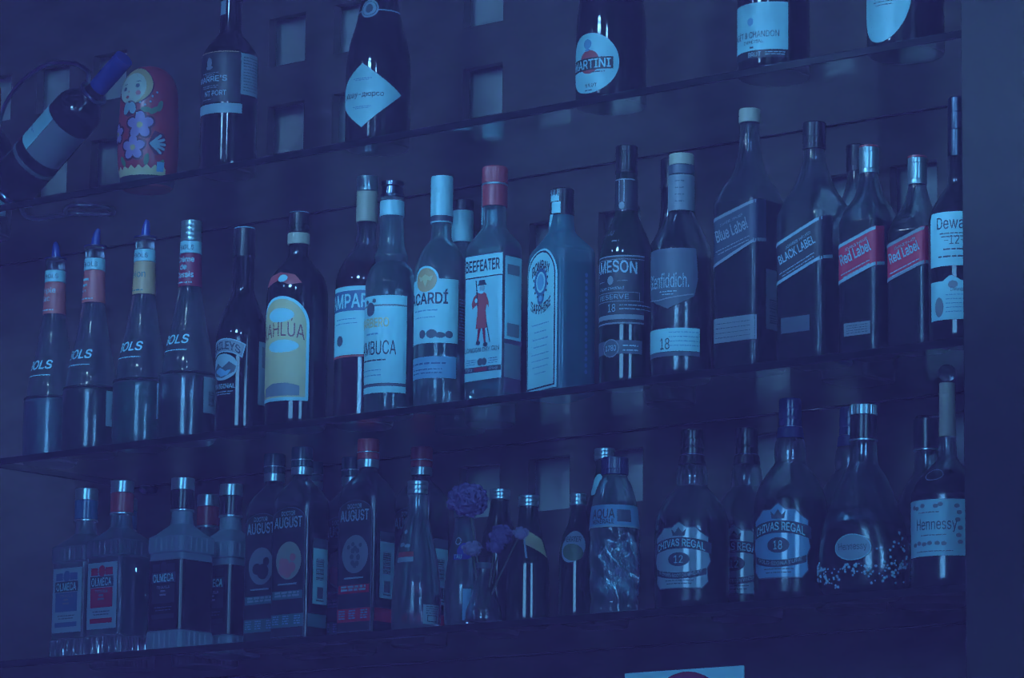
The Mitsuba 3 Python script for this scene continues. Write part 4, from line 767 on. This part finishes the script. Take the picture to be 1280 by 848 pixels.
# swirled plastic water bottle
t = Thing('water_bottle', 'clear swirl-ribbed plastic water bottle with a dark cap and a pale name band', 'bottle', (.1288, .058, BOT))
t.shape(ROUND_BASE(.0312) + [(.015, .0308), (.0307, .0301), (.0512, .0320), (.0823, .0317), (.1135, .0322), (.1292, .0312), (.1504, .0286), (.1645, .0249), (.1778, .0198), (.1845, .0163), (.200, .0158)])
swirl = lambda z, a: 1 + (.030 * np.sin(5 * a + z * 150) * min(1, (z - .012) / .01) * min(1, max(0, (.112 - z) / .012)) if .012 < z < .112 else 0 * a)
out = t.P.mesh(z1=.1860, m=96, step=.002, rib=swirl); air = t.P.mesh(.1500, .1840, inset=.0016, m=64); t.add('body', join(out, flip(air)), 'clear_glass', smooth=50); t.add('water', t.P.mesh(.012, .1496, inset=.0032, m=64, step=.002), 'spirit')
t.lathe('cap', [(.1865, .0166), (.1869, .0175), (.1930, .0177), (.1934, .0171), (.1940, .0177), (.2085, .0175), (.2096, .0160)], 'navy_foil', rib=lambda z, a: 1 + .012 * np.sin(a * 36), m=150)
t.a0 = 20
L = t.put('name_band', grid(-.060, .060, .1150, .1445), 'paper_sky', .0006); t.put('lettering', merge(text('AQUA', .0115, .034, at=(-.006, .1270)), text('MINERALE', .0058, .032, at=(-.006, .1195))), 'paper_navy', .0012, parent=L); t.put('dark_panel', grid(.014, .034, .1220, .1380), 'paper_slate', .0010, parent=L); t.put('rule', grid(-.060, .060, .1150, .1172), 'paper_pale', .0010, parent=L)
t.put('back_label', grid(-.028, .028, .03, .105), 'paper_white', .0016, a0=185)

# blended Scotch with crest labels
CH = [(.0988, .0483), (.1143, .0473), (.1303, .0432), (.1448, .0349), (.1564, .0257), (.1634, .0195), (.1726, .0204), (.1863, .0188), (.1907, .0168), (.1960, .0150)]
def crest_whisky(label, x, y, r, num, cap_mat, pc, words, hs):
    t = Thing('whisky_bottle', label, 'bottle', (x, y, BOT), stretch=hs); t.shape(ROUND_BASE(r - .001) + [(z, q * r / .0483 if z < .16 else q) for z, q in CH]); t.glass(.1180, 'dark_liquid', z1=.1965)
    t.lathe('cap_collar', [(.1907, .0172), (.1912, .0178), (.1990, .0166), (.2030, .0160), (.2036, .0152)], cap_mat); t.lathe('cap', [(.2040, .0140), (.2046, .0148), (.2120, .0148), (.2126, .0142), (.2150, .0142), (.2160, .0147), (.2240, .0146), (.2246, .0141), (.2340, .0142), (.2369, .0132)], cap_mat)
    t.lathe('cap_rings', [(.2036, .0150), (.2038, .0153), (.2042, .0153), (.2044, .0150)], 'steel')
    out_ = Polygon([(-.030, .028), (.030, .028), (.038, .036), (.036, .052), (.041, .062), (.037, .078), (.038, .092), (.028, .098), (.022, .104), (.010, .104), (0, .111), (-.010, .104), (-.022, .104), (-.028, .098), (-.038, .092), (-.037, .078), (-.041, .062), (-.036, .052), (-.038, .036)]).buffer(.0015)
    t.a0 = 17
    L = t.put('crest_label', flat(out_), pc); t.put('label_edge', flat(out_.difference(out_.buffer(-.0012))), 'paper_slate', .0007, parent=L)
    bnd = lambda zc, h, w, b: Polygon([(u, zc + h / 2 + b * (1 - (u / w) ** 2)) for u in np.linspace(-w, w, 15)] + [(u, zc - h / 2 + b * (1 - (u / w) ** 2)) for u in np.linspace(w, -w, 15)])
    k = t.put('name_ribbon', flat(bnd(.0780, .0140, .0430, .0070)), 'paper_navy', .0009, parent=L); t.put('lettering', text('CHIVAS REGAL', .0092, .068, bend=.0060, at=(0, .0808)), 'paper_white', .0014, parent=L)
    t.put('number_disc', ellipse(.000, .0640, .0145, .0088), 'paper_navy', .0009, parent=L); t.put('number', text(num, .0098, .0115, bold=False, at=(0, .0591)), 'paper_white', .0014, parent=L)
    t.put('lower_ribbon', flat(bnd(.0490, .0080, .0360, -.0060)), 'paper_navy', .0009, parent=L); t.put('ribbon_lettering', text(words, .0040, .060, bend=-.0058, at=(0, .0412)), 'paper_pale', .0013, parent=L)
    t.put('crown', merge(flat(Polygon([(-.008, .094), (.008, .094), (.010, .103), (.005, .098), (0, .105), (-.005, .098), (-.010, .103)]))), 'paper_slate', .0009, parent=L); t.put('fine_print', lines([.04, .034], .0011, (0, .0365), .0040), 'paper_slate', .0009, parent=L)
    return t
c12 = crest_whisky('broad blended whisky bottle with a dark capsule and a crest label numbered 12', .2472, .070, .0480, '12', 'black_plastic', 'gloss_pale', 'BLENDED SCOTCH WHISKY', 1.0)
c18 = crest_whisky('broad blended whisky bottle with a navy capsule and a blue crest label numbered 18', .4039, .070, .0465, '18', 'navy_foil', 'gloss_sky', 'GOLD SIGNATURE', 1.107)
c12.copy('whisky_bottle', 'dark-capsuled whisky bottle in the back row, between the two crest-labelled front ones', (.2557, .175, BOT), stretch=1.06)
c18.copy('whisky_bottle', 'navy-capsuled whisky bottle in the back row, left of the broad cognac decanter', (.4244, .172, BOT), stretch=1.107)
for q in (c18,):
    pass

# cognac decanters and bottle
t = Thing('cognac_bottle', 'broad bell-shaped cognac decanter with a ridged silver cap and an oval pale plaque', 'bottle', (.5172, .070, BOT))
t.shape([(0, .0450, .038, 2.2), (.002, .0480, .041, 2.2), (.0063, .0510, .044, 2.2)] + [(z, q, min(q * .82 + .003, .046), 2.2) for z, q in ((.0153, .0562), (.0326, .0600), (.0524, .0593), (.0827, .0538), (.1033, .0479), (.1243, .0399), (.14, .0339), (.1559, .0265))] + [rd(.1700, .0180), rd(.1956, .0165), rd(.215, .0150)])
t.glass(.0938, 'dark_liquid', z1=.1990)
t.a0 = 14
L = t.put('oval_plaque', ellipse(0, .0600, .0235, .0165), 'paper_pale', r=.055); t.put('rim', ring(0, .0600, .0235, .0165, .0011), 'paper_white', .0008, r=.055, parent=L); t.put('lettering', text('Hennessy', .0082, .036, bold=False, at=(0, .0570)), 'paper_slate', .0009, r=.055, parent=L)
gp = np.random.default_rng(4); S_ = []
for k in range(150):
    a = gp.uniform(-70, 100); z_ = .0300 + .008 * math.sin(a * .09) + gp.normal(0, .007) + (.030 if gp.random() < .3 and a > 45 else 0)
    if abs(a - 14) < 26 and z_ > .040: continue
    S_.append((a, z_))
m_ = []
for a, z_ in S_:
    hw, hd, n = t.P.at(z_); g = math.radians(a); q = (abs(math.sin(g)) ** n + abs(math.cos(g)) ** n) ** (-1 / n)
    b_ = trimesh.creation.icosphere(1, gp.uniform(.0010, .0020)); b_.apply_translation([math.sin(g) * q * hw, -math.cos(g) * q * hd, z_]); m_.append(b_)
k = t.add('moulded_beads', join(*m_), 'white_dot', smooth=True, label='raised glass beads of a vine pattern'); labels[k]['kind'] = 'stuff'
t.put('back_label', flat(sbox(-.040, .0950, .040, .1160)), 'paper_pale', r=.050, a0=180)
t.lathe('capsule', [(.1985, .0172), (.1990, .0175), (.2010, .0175), (.2014, .0168), (.2300, .0164), (.2304, .0160)], 'black_plastic'); t.lathe('gold_ring', [(.1975, .0168), (.1978, .0179), (.1996, .0179), (.1998, .0170)], 'silver_cap')
t.lathe('cap', [(.2306, .0160), (.2310, .0169), (.2425, .0169), (.2436, .0160)], 'silver_cap', rib=lambda z, a: 1 + .02 * np.sign(np.sin(a * 26)), m=156)
t.copy('cognac_bottle', 'cognac decanter whose black capsule shows in the back row beside the partition', (.5343, .185, BOT), skip=('cap',))
xk = [k for k in labels if labels[k].get('label', '').startswith('cognac decanter whose')][0]
d = mikit.ply(Profile([(.1998, .0172), (.2004, .0182), (.2380, .0178), (.2392, .0165)], False).mesh(m=44), 'black_plastic', smooth=35); d['to_world'] = T().translate([.5343, .185, BOT]); scene[xk + '__capsule'] = d
t = Thing('cognac_bottle', 'slender-necked cognac bottle with a pale neck sleeve, glass ball stopper and broad white label', 'bottle', (.6488, .062, BOT))
t.shape(ROUND_BASE(.0452) + [(.1143, .0456), (.1275, .0413), (.1415, .0324), (.1552, .0196), (.1642, .0120), (.1861, .0106), (.200, .0102)]); t.glass(.1400, 'dark_liquid', z1=.1900)
t.lathe('neck_sleeve', [(.1905, .0100), (.1910, .0106), (.2430, .0098), (.2433, .0102), (.2450, .0102), (.2453, .0098), (.2570, .0097), (.2575, .0090)], 'cream_cap'); b_ = trimesh.creation.icosphere(2, .0112); b_.apply_translation([0, 0, .2700]); t.add('stopper', b_, 'glass', smooth=25)
t.put('seal', ring(-.008, .1400, .0110, .0075, .0010), 'paper_grey', r=.030, a0=20)
t.a0 = 10
L = t.put('front_label', grid(-.0440, .0440, .0393, .1085), 'paper_white'); t.put('lettering', text('Hennessy', .0135, .054, bold=False, at=(.003, .0715)), 'paper_slate', .0008, parent=L); t.put('vines', merge(*[ellipse(u_, z_, .0034, .0026) for u_, z_ in ((-.030, .1000), (-.024, .0985), (-.014, .1010), (.004, .1000), (.010, .1020), (-.028, .0540), (-.020, .0555), (-.012, .0540), (-.004, .0550), (.006, .0545), (.030, .100), (.033, .092), (.031, .083), (.034, .073), (.032, .064), (.034, .056), (.014, .0540))]), 'paper_grey', .0007, parent=L); t.put('fine_print', merge(lines([.030], .0014, (-.006, .092)), lines([.034], .0014, (0, .0640)), lines([.050], .0012, (0, .0445))), 'paper_grey', .0007, parent=L)

# flower vase
t = Thing('bud_vase', 'small clear conical glass bud vase at the shelf front, holding lilac flowers', 'vase', (-.074, .035, BOT))
t.shape([(0, .0205), (.002, .0235), (.0070, .0245), (.0169, .0240), (.0333, .0191), (.0552, .0133), (.0747, .0108), (.0841, .0117), (.0925, .0130)])
out = t.P.mesh(m=48); inn = Profile([(.008, .0205), (.0169, .0212), (.0333, .0166), (.0552, .0108), (.0747, .0085), (.0841, .0094), (.0926, .0112)]).mesh(m=48)
t.add('body', join(out, flip(inn)), 'glass'); t.lathe('collar_band', [(.0760, .0112), (.0765, .0120), (.0830, .0122), (.0835, .0116)], 'paper_slate')
bsdf('petal_mat', (.22, .17, .40), .6, two=True); bsdf('petal_pale', (.34, .34, .50), .6, two=True); bsdf('stem_mat', (.08, .13, .10), .6)
def flower(label, c, R_, base, mat, n, seed):
    f = Thing('flower', label, 'flower', group=None); r_ = np.random.default_rng(seed); M = []; c = np.array(c, float)
    for k in range(n):
        d = r_.normal(size=3); d /= np.linalg.norm(d); d[2] = d[2] * .8 + .1; q = c + d * R_ * r_.uniform(.55, 1.0)
        s1 = np.cross(d, r_.normal(size=3)); s1 /= np.linalg.norm(s1); s2 = np.cross(d, s1); w = R_ * r_.uniform(.16, .26)
        o = [q - d * w * .7, q - s1 * w + d * w * .2, q + d * w * .55 + s2 * w * .35, q + s1 * w + d * w * .2, q + d * w * .75 - s2 * w * .2]
        M.append(trimesh.Trimesh(np.array(o), [[0, 1, 2], [0, 2, 3], [1, 4, 2], [2, 4, 3]], process=False))
    f.add('stem', tube([base, [(base[0] + c[0]) / 2, (base[1] + c[1]) / 2, (base[2] + c[2]) / 2 + .004], c], .0013, 8, 5), 'stem_mat', smooth=True)
    core = trimesh.creation.icosphere(2, R_ * .62); core.apply_translation(c); M.append(core)
    k = f.add('petals', join(*M), mat, smooth=False); labels[k] = {'label': 'ruffled petals', 'kind': 'stuff'}
    return f
vb = lambda dx, dy: [-.074 + dx, .035 + dy, BOT + .012]
flower('large lilac pompom flower, highest in the bud vase', (-.0820, .010, BOT + .163), .0265, vb(.004, 0), 'petal_mat', 420, 1)
flower('dull purple flower just right of the large pompom, in front of a bottle cap', (-.046, .037, BOT + .118), .0160, vb(.002, .004), 'petal_mat', 220, 2)
flower('pale lilac flower on the right of the bud vase posy', (-.010, .034, BOT + .118), .0105, vb(0, -.003), 'petal_pale', 140, 3)
flower('small pale flower low over the rim of the bud vase', (-.079, .016, BOT + .101), .0130, vb(-.002, -.003), 'petal_pale', 160, 4)
flower('small purple flower low on the right of the vase rim', (-.046, .024, BOT + .102), .0125, vb(.003, 0), 'petal_mat', 150, 5)

# framed print under the lowest shelf
t = Thing('sign', 'pale printed sign with a red disc, standing under the lowest shelf', 'sign', (.3028, -.02, 1.7508))
t.add('board', block(-.0940, .0940, 0, .006, -.34, 0, .001), 'paper_white', smooth=False); t.add('disc', (lambda m: trimesh.Trimesh(np.column_stack([m[0][:, 0], np.full(len(m[0]), -.0006), m[0][:, 1]]), m[1], process=False))(ellipse(.0060, -.0733, .070, .070)), 'paper_crimson', smooth=False)
